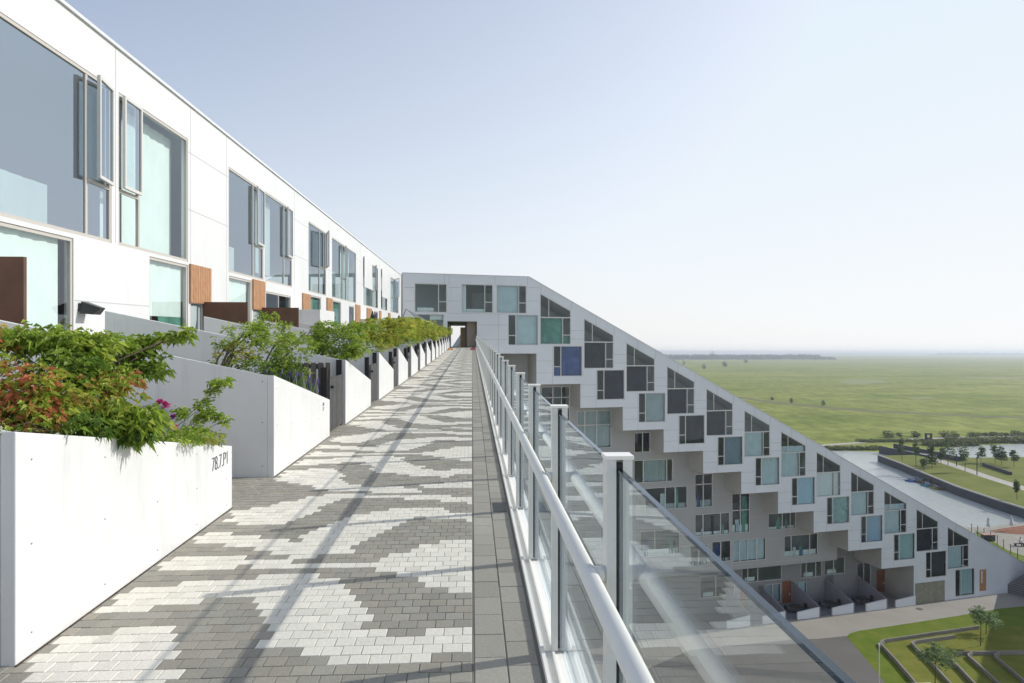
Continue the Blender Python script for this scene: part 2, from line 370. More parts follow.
# ================================================================== SETTING
GZ = -31.5; MZ = -34.45; WZ = -34.40; IZ = -32.2; TZ = -31.0
def meadow_mat():
    m = bpy.data.materials.new('meadow_grass'); m.use_nodes = True; t = m.node_tree; b = t.nodes['Principled BSDF']
    b.inputs['Roughness'].default_value = 0.95; b.inputs['Specular IOR Level'].default_value = 0.1
    tc = t.nodes.new('ShaderNodeTexCoord')
    def noise(sc_, st, det=5):
        mp = t.nodes.new('ShaderNodeMapping'); mp.inputs['Scale'].default_value = st; t.links.new(tc.outputs['Object'], mp.inputs[0])
        n = t.nodes.new('ShaderNodeTexNoise'); n.inputs['Scale'].default_value = sc_; n.inputs['Detail'].default_value = det; n.inputs['Roughness'].default_value = .65
        t.links.new(mp.outputs[0], n.inputs['Vector']); return n
    def ramp(src, stops):
        r = t.nodes.new('ShaderNodeValToRGB'); e = r.color_ramp.elements
        e[0].position, e[0].color = stops[0][0], (*stops[0][1], 1); e[1].position, e[1].color = stops[1][0], (*stops[1][1], 1)
        for p, c in stops[2:]: q = e.new(p); q.color = (*c, 1)
        t.links.new(src, r.inputs[0]); return r
    n1 = noise(0.0045, (.6, 1.1, 1), 9); n2 = noise(0.03, (0.55, .7, 1), 10); n3 = noise(0.22, (0.8, .35, 1), 8)
    r1 = ramp(n1.outputs[0], [(0.36, (0.145, 0.19, 0.026)), (0.62, (0.285, 0.30, 0.070))])
    r2 = ramp(n2.outputs[0], [(0.38, (0.115, 0.165, 0.024)), (0.63, (0.31, 0.31, 0.09))])
    mx = t.nodes.new('ShaderNodeMix'); mx.data_type = 'RGBA'; mx.inputs[0].default_value = .45
    t.links.new(r1.outputs[0], mx.inputs[6]); t.links.new(r2.outputs[0], mx.inputs[7])
    r3 = ramp(n3.outputs[0], [(0.35, (.70, .72, .70)), (0.65, (1.28, 1.26, 1.2))])
    mu = t.nodes.new('ShaderNodeMix'); mu.data_type = 'RGBA'; mu.blend_type = 'MULTIPLY'; mu.inputs[0].default_value = 1
    t.links.new(mx.outputs[2], mu.inputs[6]); t.links.new(r3.outputs[0], mu.inputs[7])
    t.links.new(mu.outputs[2], b.inputs['Base Color']); return m
M_MEAD = meadow_mat()
M_LAWN = mat('lawn_grass', (0.095, 0.155, 0.014), 0.95, var=0.5, vs=0.6, col2=(0.17, 0.20, 0.03), bump=0.5, bs=6, spec=0.1)
M_LAWN2 = mat('dry_lawn_grass', (0.12, 0.15, 0.020), 0.95, var=0.5, vs=0.5, col2=(0.22, 0.21, 0.042), bump=0.5, bs=6, spec=0.1)
M_ISL = mat('island_grass', (0.125, 0.155, 0.028), 0.95, var=0.5, vs=0.12, col2=(0.205, 0.21, 0.055), bump=0.4, bs=3, spec=0.1)
FAR = 16000
mb = MB(); mb.v = [(-FAR, -60, MZ), (FAR*1.2, -60, MZ), (FAR*1.2, FAR, MZ), (-FAR, FAR, MZ)]; mb.f = [(0, 1, 2, 3)]
struct('meadow', mb, M_MEAD)
# water
def water_mat():
    m = bpy.data.materials.new('canal_water'); m.use_nodes = True; t = m.node_tree; b = t.nodes['Principled BSDF']
    b.inputs['Base Color'].default_value = (0.54, 0.57, 0.52, 1); b.inputs['Roughness'].default_value = 0.16; b.inputs['Specular IOR Level'].default_value = 1.0
    b.inputs['IOR'].default_value = 1.75
    tc = t.nodes.new('ShaderNodeTexCoord'); n = t.nodes.new('ShaderNodeTexNoise'); n.inputs['Scale'].default_value = 0.9; n.inputs['Detail'].default_value = 7; n.inputs['Roughness'].default_value = .7
    mp = t.nodes.new('ShaderNodeMapping'); mp.inputs['Scale'].default_value = (.75, .16, 1)
    t.links.new(tc.outputs['Object'], mp.inputs[0]); t.links.new(mp.outputs[0], n.inputs['Vector'])
    bp = t.nodes.new('ShaderNodeBump'); bp.inputs['Strength'].default_value = 1; bp.inputs['Distance'].default_value = .7
    t.links.new(n.outputs[0], bp.inputs['Height']); t.links.new(bp.outputs[0], b.inputs['Normal']); return m
M_WATER = water_mat()
sheet('canal_water', [gr(800, 450, WZ), gr(850, 451, WZ), gr(878, 452, WZ), gr(925, 450, WZ), gr(930, 466, WZ), gr(1200, 560, WZ), Vector((150, 95, WZ)), Vector((98, 108, WZ)), Vector((60, 112, WZ)), Vector((60, 180, WZ))], M_WATER)
sheet('pond_water', [gr(938, 451, WZ), gr(950, 447.2, WZ), gr(975, 445.5, WZ), gr(1024, 443.6, WZ), gr(1110, 441, WZ), gr(1110, 470, WZ), gr(940, 466, WZ)], M_WATER)
# island block with dark quay wall
isl = [gr(876, 456.2, IZ), gr(905, 455.6, IZ), gr(922, 463.5, IZ), gr(945, 471, IZ), gr(985, 485.5, IZ), gr(1024, 500.5, IZ), gr(1130, 542, IZ), gr(1130, 455, IZ), gr(1024, 455.7, IZ), gr(960, 457.5, IZ), gr(930, 455.0, IZ)]
isl = [gr(877.6, 454.6, IZ), gr(901.7, 463.5, IZ), gr(924, 473, IZ), gr(956, 486, IZ), gr(998, 500, IZ), gr(1024, 508, IZ), gr(1130, 541, IZ), gr(1150, 456, IZ), gr(1024, 456.2, IZ), gr(960, 457.0, IZ), gr(926, 454.0, IZ)]
qb = MB(); qb.prism([Vector((p.x, p.y, WZ-.3)) for p in isl], Vector((0, 0, IZ-.25-WZ+.3)))
o = build('quay_wall', qb, M_STONE); tag(o, 'dark stone quay wall carrying the grassy bank across the canal', 'quay wall')
ctr = sum(isl, Vector())/len(isl)
sheet('island_lawn', [p+(ctr-p).normalized()*0.5+Z*(-0.2) for p in isl], M_ISL)
cp = MB()
for a, b in zip(isl[:6], isl[1:7]):
    d = (b-a).normalized(); nn = Vector((-d.y, d.x, 0)); nn = nn if nn.dot(ctr-a) > 0 else -nn
    cp.hexa([a-Z*.245, b-Z*.245, b+nn*.55-Z*.245, a+nn*.55-Z*.245, a+Z*.02, b+Z*.02, b+nn*.55+Z*.02, a+nn*.55+Z*.02])
build('coping', cp, M_COPE, o)
def strip(name, pts, wd, m, dz):
    mb = MB(); n = len(pts)
    for i, p in enumerate(pts):
        d = (pts[min(i+1, n-1)]-pts[max(i-1, 0)]).normalized(); q = Vector((-d.y, d.x, 0))*wd/2
        mb.v += [tuple(p+q+Z*dz), tuple(p-q+Z*dz)]
    mb.f = [(2*i, 2*i+1, 2*i+3, 2*i+2) for i in range(n-1)]; return struct(name, mb, m)
M_PATH = mat('gravel_path', (0.42, 0.39, 0.34), 0.95, var=0.12, vs=0.8)
strip('island_path', [gr(932, 457.5, IZ), gr(950, 463.5, IZ), gr(968, 469.5, IZ), gr(990, 477, IZ), gr(1030, 489.5, IZ), gr(1100, 512, IZ)], 3.2, M_PATH, -.19)
# dirt ditch across the meadow
M_DITCH = mat('ditch_reed', (0.09, 0.085, 0.035), 1.0, var=0.4, vs=0.25, col2=(0.17, 0.15, 0.08))
strip('meadow_ditch', [gr(x, y, MZ) for x, y in ((700, 391), (742, 398), (780, 403), (830, 407.8), (870, 411), (920, 413.5), (975, 416), (1024, 418), (1150, 424))], 9, M_DITCH, .02)
M_DRY = mat('dry_grass_patch', (0.25, 0.25, 0.10), 1.0, var=0.4, vs=0.05, col2=(0.18, 0.21, 0.05))
for nm, q in (('dry_grass_patch', ((838, 381.8), (852, 379), (878, 380), (890, 381.8), (868, 383.8), (850, 384))), ('dry_grass_patch', ((905, 397.5), (930, 396.6), (936, 398.3), (915, 399.4))), ('dry_grass_patch', ((960, 377.3), (1060, 376.4), (1060, 378), (975, 378.6)))):
    o = sheet(nm, [gr(x, y, MZ)+Z*.03 for x, y in q], M_DRY)
# shore road beyond the canal
strip('shore_path', [gr(x, y, MZ) for x, y in ((800, 447), (850, 443.4), (885, 440.8), (925, 438.5), (975, 437), (1024, 436), (1120, 434))], 3.0, M_PATH, .03)
# courtyard ground
cy = [gr(480, 760, GZ), Vector((-8, 20, GZ)), Vector((-8, 80, GZ)), Vector((30, 96, GZ)), Vector((90, 118, GZ)), Vector((150, 118, GZ)), Vector((150, 20, GZ))]
mb = MB(); mb.prism([Vector((-8, 10, MZ-.5)), Vector((150, 10, MZ-.5)), Vector((150, 92, MZ-.5)), Vector((98, 104, MZ-.5)), Vector((76, 108, MZ-.5)), Vector((-8, 100, MZ-.5))], Vector((0, 0, GZ-MZ+.5)))
struct('courtyard_paving', mb, M_CONC)
sheet('courtyard_road', [gr(x, y, GZ)+Z*.004 for x, y in ((790, 640), (822, 638.5), (846, 636), (866, 658), (886, 683), (905, 710), (700, 760), (600, 690), (690, 650))], M_ASPH)
sheet('courtyard_lawn', [gr(x, y, GZ)+Z*.008 for x, y in ((846.5, 636.5), (850, 633.5), (858, 631), (905, 624), (960, 615.5), (1000, 608.5), (1060, 603), (1100, 720), (905, 715), (886, 684), (866, 659))], M_LAWN)
sheet('terraced_lawn', [gr(x, y, GZ)+Z*.012 for x, y in ((881, 644), (930, 636), (979, 628.8), (1030, 625), (1100, 720), (950, 720))], M_LAWN2)
# terrace beside the canal
sheet('mulch_bed', [gr(x, y, TZ)+Z*.03 for x, y in ((989, 531), (1003, 528.5), (1024, 525.5), (1060, 521), (1060, 536), (1024, 534.5), (1006, 533.5))], mat('red_mulch', (0.22, 0.085, 0.04), 1, var=.35, vs=1.2))
mb = MB(); mb.prism([gr(x, y, TZ)-Z*3.6 for x, y in ((960, 527), (985, 527.5), (1003, 524.8), (1100, 514), (1200, 560), (1100, 640), (1000, 575))], Z*3.6)
struct('canal_terrace', mb, mat('terrace_gravel', (0.30, 0.28, 0.23), 1, var=.2, vs=1))
sheet('verge_grass', [gr(x, y, TZ)+Z*.02 for x, y in ((975, 530), (992, 541), (1008, 550.5), (1024, 556), (1060, 572), (1060, 590), (1020, 575), (985, 552))], M_LAWN)

# distant forest and hills
def treeline(name, x0, x1, d, h0, h1, n, col, label=None):
    mb = MB(); rr = random.Random(n)
    for i in range(n):
        f = i/(n-1); p = at(x0+(x1-x0)*f, HZ, d+rr.uniform(-120, 120)); r = rr.uniform(h0, h1)*(1 if .03 < f < .93 else .55)
        wd = abs(x1-x0)*d/F/n*1.6; v = []
        for k in range(6):
            a = k*math.pi/3; v.append((p.x+math.cos(a)*wd, p.y+math.sin(a)*40, MZ))
        for k in range(6):
            a = k*math.pi/3; v.append((p.x+math.cos(a)*wd*.8, p.y+math.sin(a)*34, MZ+r*.7*rr.uniform(.8, 1.1)))
        v.append((p.x, p.y, MZ+r)); fs = [(k, (k+1) % 6, 6+(k+1) % 6, 6+k) for k in range(6)]+[(6+k, 6+(k+1) % 6, 12) for k in range(6)]
        mb.add(v, fs)
    o = build(name, mb, mat(name+'_mat', col, 1, var=.3, vs=.02), smooth=False); o['kind'] = 'stuff'; return o
treeline('forest', 640, 832, 3300, 19, 25, 150, (0.04, 0.06, 0.04))
treeline('far_woods', 930, 1200, 7500, 16, 30, 120, (0.03, 0.05, 0.03))
treeline('far_hedge_line', 780, 1000, 10500, 18, 24, 90, (0.03, 0.05, 0.03))

# haze
mb = MB(); mb.hexa([(-FAR-200, -160, -36), (FAR*1.2+200, -160, -36), (FAR*1.2+200, FAR+200, -36), (-FAR-200, FAR+200, -36), (-FAR-200, -160, 14), (FAR*1.2+200, -160, 14), (FAR*1.2+200, FAR+200, 14), (-FAR-200, FAR+200, 14)])
hz = build('haze', mb, M_WHITE); hz['kind'] = 'stuff'
hm = bpy.data.materials.new('haze_air'); hm.use_nodes = True; t = hm.node_tree; t.nodes.remove(t.nodes['Principled BSDF'])
pv = t.nodes.new('ShaderNodeVolumePrincipled'); pv.inputs['Color'].default_value = (0.88, 0.94, 1.0, 1); pv.inputs['Density'].default_value = 0.0002; pv.inputs['Anisotropy'].default_value = 0.35
t.links.new(pv.outputs[0], t.nodes['Material Output'].inputs['Volume']); hz.data.materials[0] = hm

# ================================================================== WALKWAY PAVING
PATT = [[(3.848,-2.154),(3.837,-1.937),(3.938,-1.919),(3.923,-1.641),(3.525,-1.475),(3.481,-1.433),(3.414,-1.498),(3.319,-1.343),(3.198,-1.295),(3.231,-1.898),(3.333,-1.954),(3.341,-2.096)],[(4.142,-2.129),(4.128,-1.878),(4.241,-1.901),(4.227,-1.63),(4.334,-1.642),(4.352,-1.471),(4.329,-1.332),(4.25,-1.337),(4.008,-1.211),(3.743,-1.095),(3.611,-1.037),(3.603,-0.895),(3.504,-0.885),(3.497,-0.748),(3.403,-0.737),(3.376,-0.235),(3.485,-0.232),(3.481,0.01),(3.788,0.011),(3.799,-0.285),(3.691,-0.283),(3.701,-0.481),(3.785,-0.492),(3.813,-0.544),(3.975,-0.591),(4.108,-0.674),(4.218,-0.731),(4.419,-0.83),(4.619,-0.899),(4.626,-1.034),(4.721,-1.042),(4.738,-1.363),(4.635,-1.427),(4.643,-1.569),(4.656,-1.605),(4.553,-1.862),(4.456,-2.117)],[(5.087,-2.101),(5.061,-1.599),(4.932,-1.599),(4.75,-1.592),(4.765,-2.135)],[(4.964,-1.569),(4.926,-0.682),(4.806,-0.692),(4.852,-1.573)],[(5.42,-0.173),(5.409,0.023),(4.295,0.018),(4.306,-0.183),(4.385,-0.187),(4.392,-0.33),(4.592,-0.39),(4.626,-0.53),(4.704,-0.532),(4.722,-0.68),(4.926,-0.682),(5.036,-0.683),(5.051,-0.543),(5.229,-0.386)],[(5.682,-2.126),(5.67,-1.906),(5.573,-1.862),(5.562,-1.657),(5.46,-1.627),(5.445,-1.336),(5.561,-1.342),(5.639,-1.292),(5.844,-1.197),(5.977,-1.163),(6.159,-1.035),(6.151,-0.882),(6.271,-0.886),(6.264,-0.744),(6.376,-0.731),(6.352,-0.242),(6.238,-0.238),(6.225,0.022),(5.944,0.021),(5.959,-0.277),(6.044,-0.281),(6.054,-0.482),(5.728,-0.61),(5.53,-0.725),(5.238,-0.859),(5.136,-0.884),(5.124,-1.049),(5.033,-1.072),(5.047,-1.341),(5.137,-1.302),(5.173,-1.593),(5.254,-1.576),(5.268,-1.834),(5.36,-1.834),(5.375,-2.119)],[(5.978,-2.082),(6.363,-2.101),(6.512,-1.94),(6.582,-1.829),(6.777,-1.636),(6.918,-1.585),(6.967,-1.341),(6.914,-0.278),(6.852,-0.276),(6.837,0.024),(6.544,0.023),(6.559,-0.264),(6.674,-0.282),(6.691,-0.629),(6.763,-0.65),(6.792,-1.224),(6.645,-1.307),(6.378,-1.384),(6.135,-1.506),(5.865,-1.606),(5.883,-1.942),(5.972,-1.948)],[(7.659,-2.112),(8.135,-2.128),(8.196,-1.645),(7.4,-1.274),(7.286,-0.925),(7.224,-0.5),(7.362,-0.51),(7.355,-0.357),(7.469,-0.347),(7.45,0.026),(7.171,0.025),(7.2,-0.558),(7.028,-0.545),(7.073,-1.434),(7.205,-1.475),(7.279,-1.609),(7.498,-1.81)]]
def inside(s, l, q):
    c = False; n = len(q)
    for i in range(n):
        x0, y0 = q[i]; x1, y1 = q[i-1]
        if (y0 > l) != (y1 > l) and s < (x1-x0)*(l-y0)/(y1-y0)+x0: c = not c
    return c
def white(s, l):
    s = 3.30+((s-3.30) % 4.37); return any(inside(s, l, q) for q in PATT)
PER = 4.37; P0 = 3.47; PL_ = 3.02; LF = -2.175
cache = {}
vs_, fs_, cs_ = [], [], []
def paver(s0, s1, l0, l1, c, g=0.0013, hgt=0.0045):
    n = len(vs_); k = 0.0025; hh = rng.uniform(-.0012, .0012)
    for (a, b, z) in ((s0+g, l0+g, -hgt), (s0+g, l1-g, -hgt), (s1-g, l1-g, -hgt), (s1-g, l0+g, -hgt), (s0+g+k, l0+g+k, hh), (s0+g+k, l1-g-k, hh), (s1-g-k, l1-g-k, hh), (s1-g-k, l0+g+k, hh)):
        vs_.append(tuple(W(a, b, z))); cs_.append((*c, 1))
    fs_.extend([(n+4, n+5, n+6, n+7), (n, n+1, n+5, n+4), (n+1, n+2, n+6, n+5), (n+2, n+3, n+7, n+6), (n+3, n, n+4, n+7)])
nrow = int((76+1.5)/0.1)
for r in range(nrow):
    s0 = -1.5+r*0.1; s = s0+.05
    ph = (s-P0) % PER; gap = ph > PL_+.02
    lmin = -3.35 if gap else -2.25
    if s > 70.2: lmin = -2.9
    off = 0.0 if r % 2 else 0.05
    l1 = 0.0
    while l1 > lmin:
        l0 = l1-0.1
        if l1 == 0.0 and off: l0 = -0.05
        lc = (l0+l1)/2
        if lc > -2.2 and white(s, lc): b = rng.gauss(1, .045); c = (0.73*b, 0.69*b, 0.60*b)
        else:
            b = rng.gauss(1, .06); wm = rng.uniform(-.012, .018); c = ((0.305+wm)*b, (0.285+wm*.5)*b, 0.240*b)
        paver(s0, s0+.1, l0, l1, c); l1 = l0
def colmesh(name, v, f, c, m):
    me = bpy.data.meshes.new(name); me.from_pydata(v, [], f); ca = me.color_attributes.new('Col', 'FLOAT_COLOR', 'POINT')
    ca.data.foreach_set('color', np.array(c, dtype=np.float32).reshape(-1)); me.materials.append(m)
    o = bpy.data.objects.new(name, me); link(o); o['kind'] = 'structure'; return o
colmesh('walkway_pavers', vs_, fs_, cs_, M_PAV)
vs_, fs_, cs_ = [], [], []
for col, (a, b) in enumerate(((0.012, 0.168), (0.172, 0.322))):
    s = -1.5+col*.17
    while s < 70:
        ln = 0.26
        q = rng.gauss(1, .07); paver(s, s+ln, a, b, (.335*q, .313*q, .268*q), g=.0015); s += ln
colmesh('walkway_kerb_slabs', vs_, fs_, cs_, M_PAV)
mb = MB(); mb.fbox(W, -2, 76, -7.0, 0.34, -.30, -.0048); struct('walkway_bed', mb, mat('joint_sand', (0.20, 0.19, 0.165), 1))
mb = MB(); mb.fbox(W, 6.2, 6.55, .19, .31, -.004, .0035)
dr = build('drain_grate', mb, M_LAMP); tag(dr, 'small dark slotted drain grate set in the kerb slabs beside the railing', 'drain')

# ================================================================== LEFT BUILDING
LB = empty('terrace_apartment_building', W(40, -7, 0), 'long white apartment building with large windows on the left of the walkway', 'building')
def PLf(s, h, n): return S*s+L*(-7+n)+Z*(h-EYE)
def X(x): return sx(x, -7)
HT, HB = 6.36, 3.32
ups = [(9.4, X(111.5)), (X(118.5), X(188)), (X(228.5), X(263.4)), (X(264.6), X(292)), (X(308.5), X(326)), (X(332), X(356)), (X(363.5), X(378)), (X(381), X(387.3)), (X(390.5), X(398.5))]
lows = [(9.4, X(73.5), .8, 3.24), (X(149.5), X(188), .8, 3.24), (X(229), X(251.5), .8, 3.22), (X(266), X(291), 2.35, 2.98), (X(310), X(321), .8, 3.2), (X(333), X(341), .8, 3.2), (X(349), X(354), .8, 3.1), (X(374), X(378), .8, 3.1)]
doors = [(X(190.5), X(204)), (X(253), X(262)), (X(326.7), X(331.5))]
rc = lambda a, b, c, d: [(a, c), (b, c), (b, d), (a, d)]
outer = rc(2, 70.0, 0.0, 7.2)
holes = [rc(a, b, HB, HT) for a, b in ups]+[rc(*q) for q in lows]+[rc(a, b, .8, 2.3) for a, b in doors]
LWALL = wall_holes('wall', PLf, outer, holes, .16, M_WHITE, LB)
mb = MB()
mb.fbox(PLf, 2, 70, 7.2, 7.26, -.45, .05); build('roof_coping', mb, M_ALU, LB)
mb = MB(); mb.fbox(PLf, 2, 70, 7.0, 7.19, -14, -.40); mb.fbox(PLf, 2, 70, -32, 7.0, -14, -13.8); mb.fbox(PLf, 1.9, 2.0, -32, 7.15, -13.9, -.02)
build('roof', mb, M_ALU, LB)
mb = MB(); mb.fbox(PLf, 2, 70, .70, .8, -13.8, -.17); mb.fbox(PLf, 2, 70, 3.25, 3.30, -13.8, -.3); build('floor_slab', mb, M_DECK, LB)
mb = MB(); mb.fbox(W, -3, 74, -20, .56, -36, -.31); build('lower_block', mb, M_ALU, LB)
# joints
mb = MB(); J = lambda a, b, c, d: mb.fbox(PLf, a, b, c, d, .0, .003)
for x in (115.5, 190.5, 226.5, 294.5, 329, 360, 379.5, 389, 401): s = X(x); J(s-.01, s+.01, 3.35 if x in (115.5, 329) else 0.8, 7.2)
for a, b in ((X(188.6), X(228)), (X(292.5), X(308)), (X(356.5), X(363)), (X(326.4), X(331.6))):
    for h in (6.05, 4.63): J(a, b, h-.009, h+.009)
for a, b in ((X(74.3), X(149)), (X(264), X(309)), (X(341.5), X(349))): J(a, b, 2.14, 2.157)
merge_into(LWALL, mb, M_JOINTW)
# upper windows
def sash(s0, s1, h0, h1, par, ang):      # side-hung opening sash hinged at s1, swung out
    P2 = lambda a, b, c: PLf(s1-(s1-a)*math.cos(ang)+c*math.sin(ang)*0, b, .05+(s1-a)*math.sin(ang)+c)
    m = MB(); w_ = .06
    m.fbox(P2, s0, s0+w_, h0, h1, -.03, .03); m.fbox(P2, s1-w_, s1, h0, h1, -.03, .03); m.fbox(P2, s0+w_, s1-w_, h0, h0+w_, -.03, .03); m.fbox(P2, s0+w_, s1-w_, h1-w_, h1, -.03, .03)
    o = build('opening_sash', m, M_FRAME, par); g = MB(); g.v = [tuple(P2(a, b, 0)) for a, b in rc(s0+w_, s1-w_, h0+w_, h1-w_)]; g.f = [(0, 1, 2, 3)]; build('sash_pane', g, M_GLASSL, o)
specs = [  # bars (column x positions), casement (x0,x1), curtains (x0,x1,h0,h1,mat)
 (0, [87.5], (88.6, 110.5, 4.38, .16), [(9.6, X(70), 3.45, 4.15, M_PALE)]),
 (1, [140], (119.8, 139.2, 4.42, .03), [(X(140.5), X(187.6), HB+.05, HT-.05, M_PALE), (X(120), X(138), HB+.05, 4.4, M_PALE)]),
 (2, [253.7], (254.5, 262.8, 4.4, .05), [(X(231), X(247), HB+.05, 4.2, M_PALE)]),
 (3, [284.5], (285.2, 291.3, 4.4, .05), [(X(267), X(281), HB+.3, HT-.1, M_PALE)]),
 (4, [320], (320.6, 325.5, 4.6, .3), [(X(311), X(319), HB+.05, 4.4, M_GREEN)]),
 (5, [343, 346.6], (343.2, 346.4, 4.5, .1), [(X(334), X(342.5), HB+.05, 4.8, M_GREY), (X(347), X(355), HB+.05, HT-.1, M_PALE)]),
 (6, [371.2], (371.8, 374.5, 4.5, .2), [(X(372), X(377.5), HB+.05, 5.0, M_GREY)]),
 (7, [], None, [(X(381.5), X(387), HB+.05, 5.0, M_SMOKE)]),
 (8, [394], (391, 393.8, 4.6, .3), [(X(394.5), X(398), HB+.05, HT-.1, M_PALE)])]
for i, xb, cas, cur in specs:
    a, b = ups[i]; bars = []
    for x in xb: s = X(x); bars.append((s-.035, HB+.06, s+.035, HT-.06))
    if cas: c0, c1 = X(cas[0]), X(cas[1]); bars.append((c0, cas[2]-.04, c1, cas[2]+.03))
    f = window(PLf, rc(a, b, HB, HT), -.04, LB, M_FRAMEW, M_GLASSM if i == 1 else M_GLASSL, cur, None, bars, fw=.06, cur_n=.35)
    if cas: sash(c0+.01, c1-.01, cas[2]+.04, HT-.05, f, cas[3])
for i, (a, b, c, d) in enumerate(lows):
    cu = {0: M_PALE, 1: M_PALE, 2: M_PALE, 3: None, 4: M_GREEN, 5: M_GREEN, 6: M_SMOKE, 7: M_SMOKE}[i]
    cur = [(a+.08, b-.22 if i == 0 else b-.1, c+.05, d-.05, cu)] if cu and i != 1 else None
    if i == 1: cur = [(a+.08, b-.08, 1.95, d-.05, M_PALE), (a+.75, b-.12, c, 1.95, M_GREEN)]
    bars = [((a+b)/2-.03, c+.06, (a+b)/2+.03, d-.06)] if i in (3,) else []
    window(PLf, rc(a, b, c, d), -.05, LB, M_FRAMEW, M_GLASSM, cur, None, bars, fw=.06, cur_n=.10)
for a, b in doors:
    m = MB(); m.fbox(PLf, a+.02, a+(b-a)*.62, .82, 2.28, -.12, -.06); m.fbox(PLf, a+(b-a)*.64, b-.02, .82, 2.28, -.14, -.10)
    d = build('door', m, M_GREY, LB); m = MB(); m.fbox(PLf, a+(b-a)*.52, a+(b-a)*.58, 1.45, 1.6, -.06, -.02); build('handle', m, M_LAMP, d)
for x0, x1, h0, h1 in ((188.8, 209.5, 2.32, 3.28), (252, 264, 2.32, 3.28), (302, 309.5, 2.2, 3.2), (326.3, 331.8, 2.32, 3.25), (355.2, 359.8, 2.0, 3.25), (366.5, 371.5, 2.1, 3.2), (379, 381, 2.1, 3.2), (388, 390, 2.1, 3.2)):
    m = MB(); a, b = X(x0), X(x1); k = max(3, int((b-a)/.14))
    for j in range(k): m.fbox(PLf, a+(b-a)*j/k+.006, a+(b-a)*(j+1)/k-.006, h0, h1, .004, .055)
    build('wood_panel', m, M_WOOD, LB)
for a, b, h0 in ((X(363.2), X(371.0), 4.5), (X(381), X(387.2), 4.3)):
    m = MB(); m.fbox(PLf, a, b, h0, HT+.15, .06, .10); build('sun_screen', m, M_WHITE, LB)
# wall lamp
s = X(78); wl = empty('wall_lamp', PLf(s, 2.3, 0), 'dark angular floodlight fixed low on the white facade above the shrub', 'wall lamp')
m = MB(); m.fbox(PLf, s, s+.14, 1.96, 2.10, 0, .04); build('bracket', m, M_LAMP, wl)
m = MB(); m.hexa([PLf(s-.02, 1.92, .04), PLf(s+.26, 1.92, .04), PLf(s+.26, 1.90, .26), PLf(s-.02, 1.90, .26), PLf(s+.02, 2.14, .04), PLf(s+.24, 2.14, .04), PLf(s+.20, 2.02, .38), PLf(s+.02, 2.02, .38)])
build('lamp_housing', m, M_LAMP, wl, bevel=.01)
# terrace level behind planters
mb = MB(); mb.fbox(W, 2, 70, -6.99, -3.35, -.2, .79); struct('raised_terrace', mb, M_DECK)
# partitions
def partition(s, l1, h, m, label, cat, name, s1=None):
    m_ = MB(); m_.fbox(W, s, s1 or s+.06, -6.98, l1, .8, h); o = build(name, m_, m); tag(o, label, cat, 'partitions on the terrace' if s1 else 'brown screens on the terrace'); return o
partition(8.75, -5.39, 2.50, M_RUST, 'brown steel screen at the far left edge beside the pale window', 'partition', 'steel_partition')
partition(18.6, -5.84, 2.37, M_RUST, 'brown steel screen below the first orange wood panel', 'partition', 'steel_partition')
partition(23.6, -5.75, 2.40, M_RUST, 'brown steel screen below the second orange wood panel', 'partition', 'steel_partition')
for i, (s0, s1, l1, h) in enumerate(((26.2, 28.9, -5.6, 2.42), (44.0, 46.5, -5.6, 2.4), (52.8, 55.2, -5.6, 2.4))):
    partition(s0, l1, h, M_PLANT, ['nearest pale wall block on the terrace, right of the brown screens', 'second pale wall block on the terrace, beyond the tree', 'farthest pale wall block on the terrace'][i], 'partition', 'terrace_wall', s1)

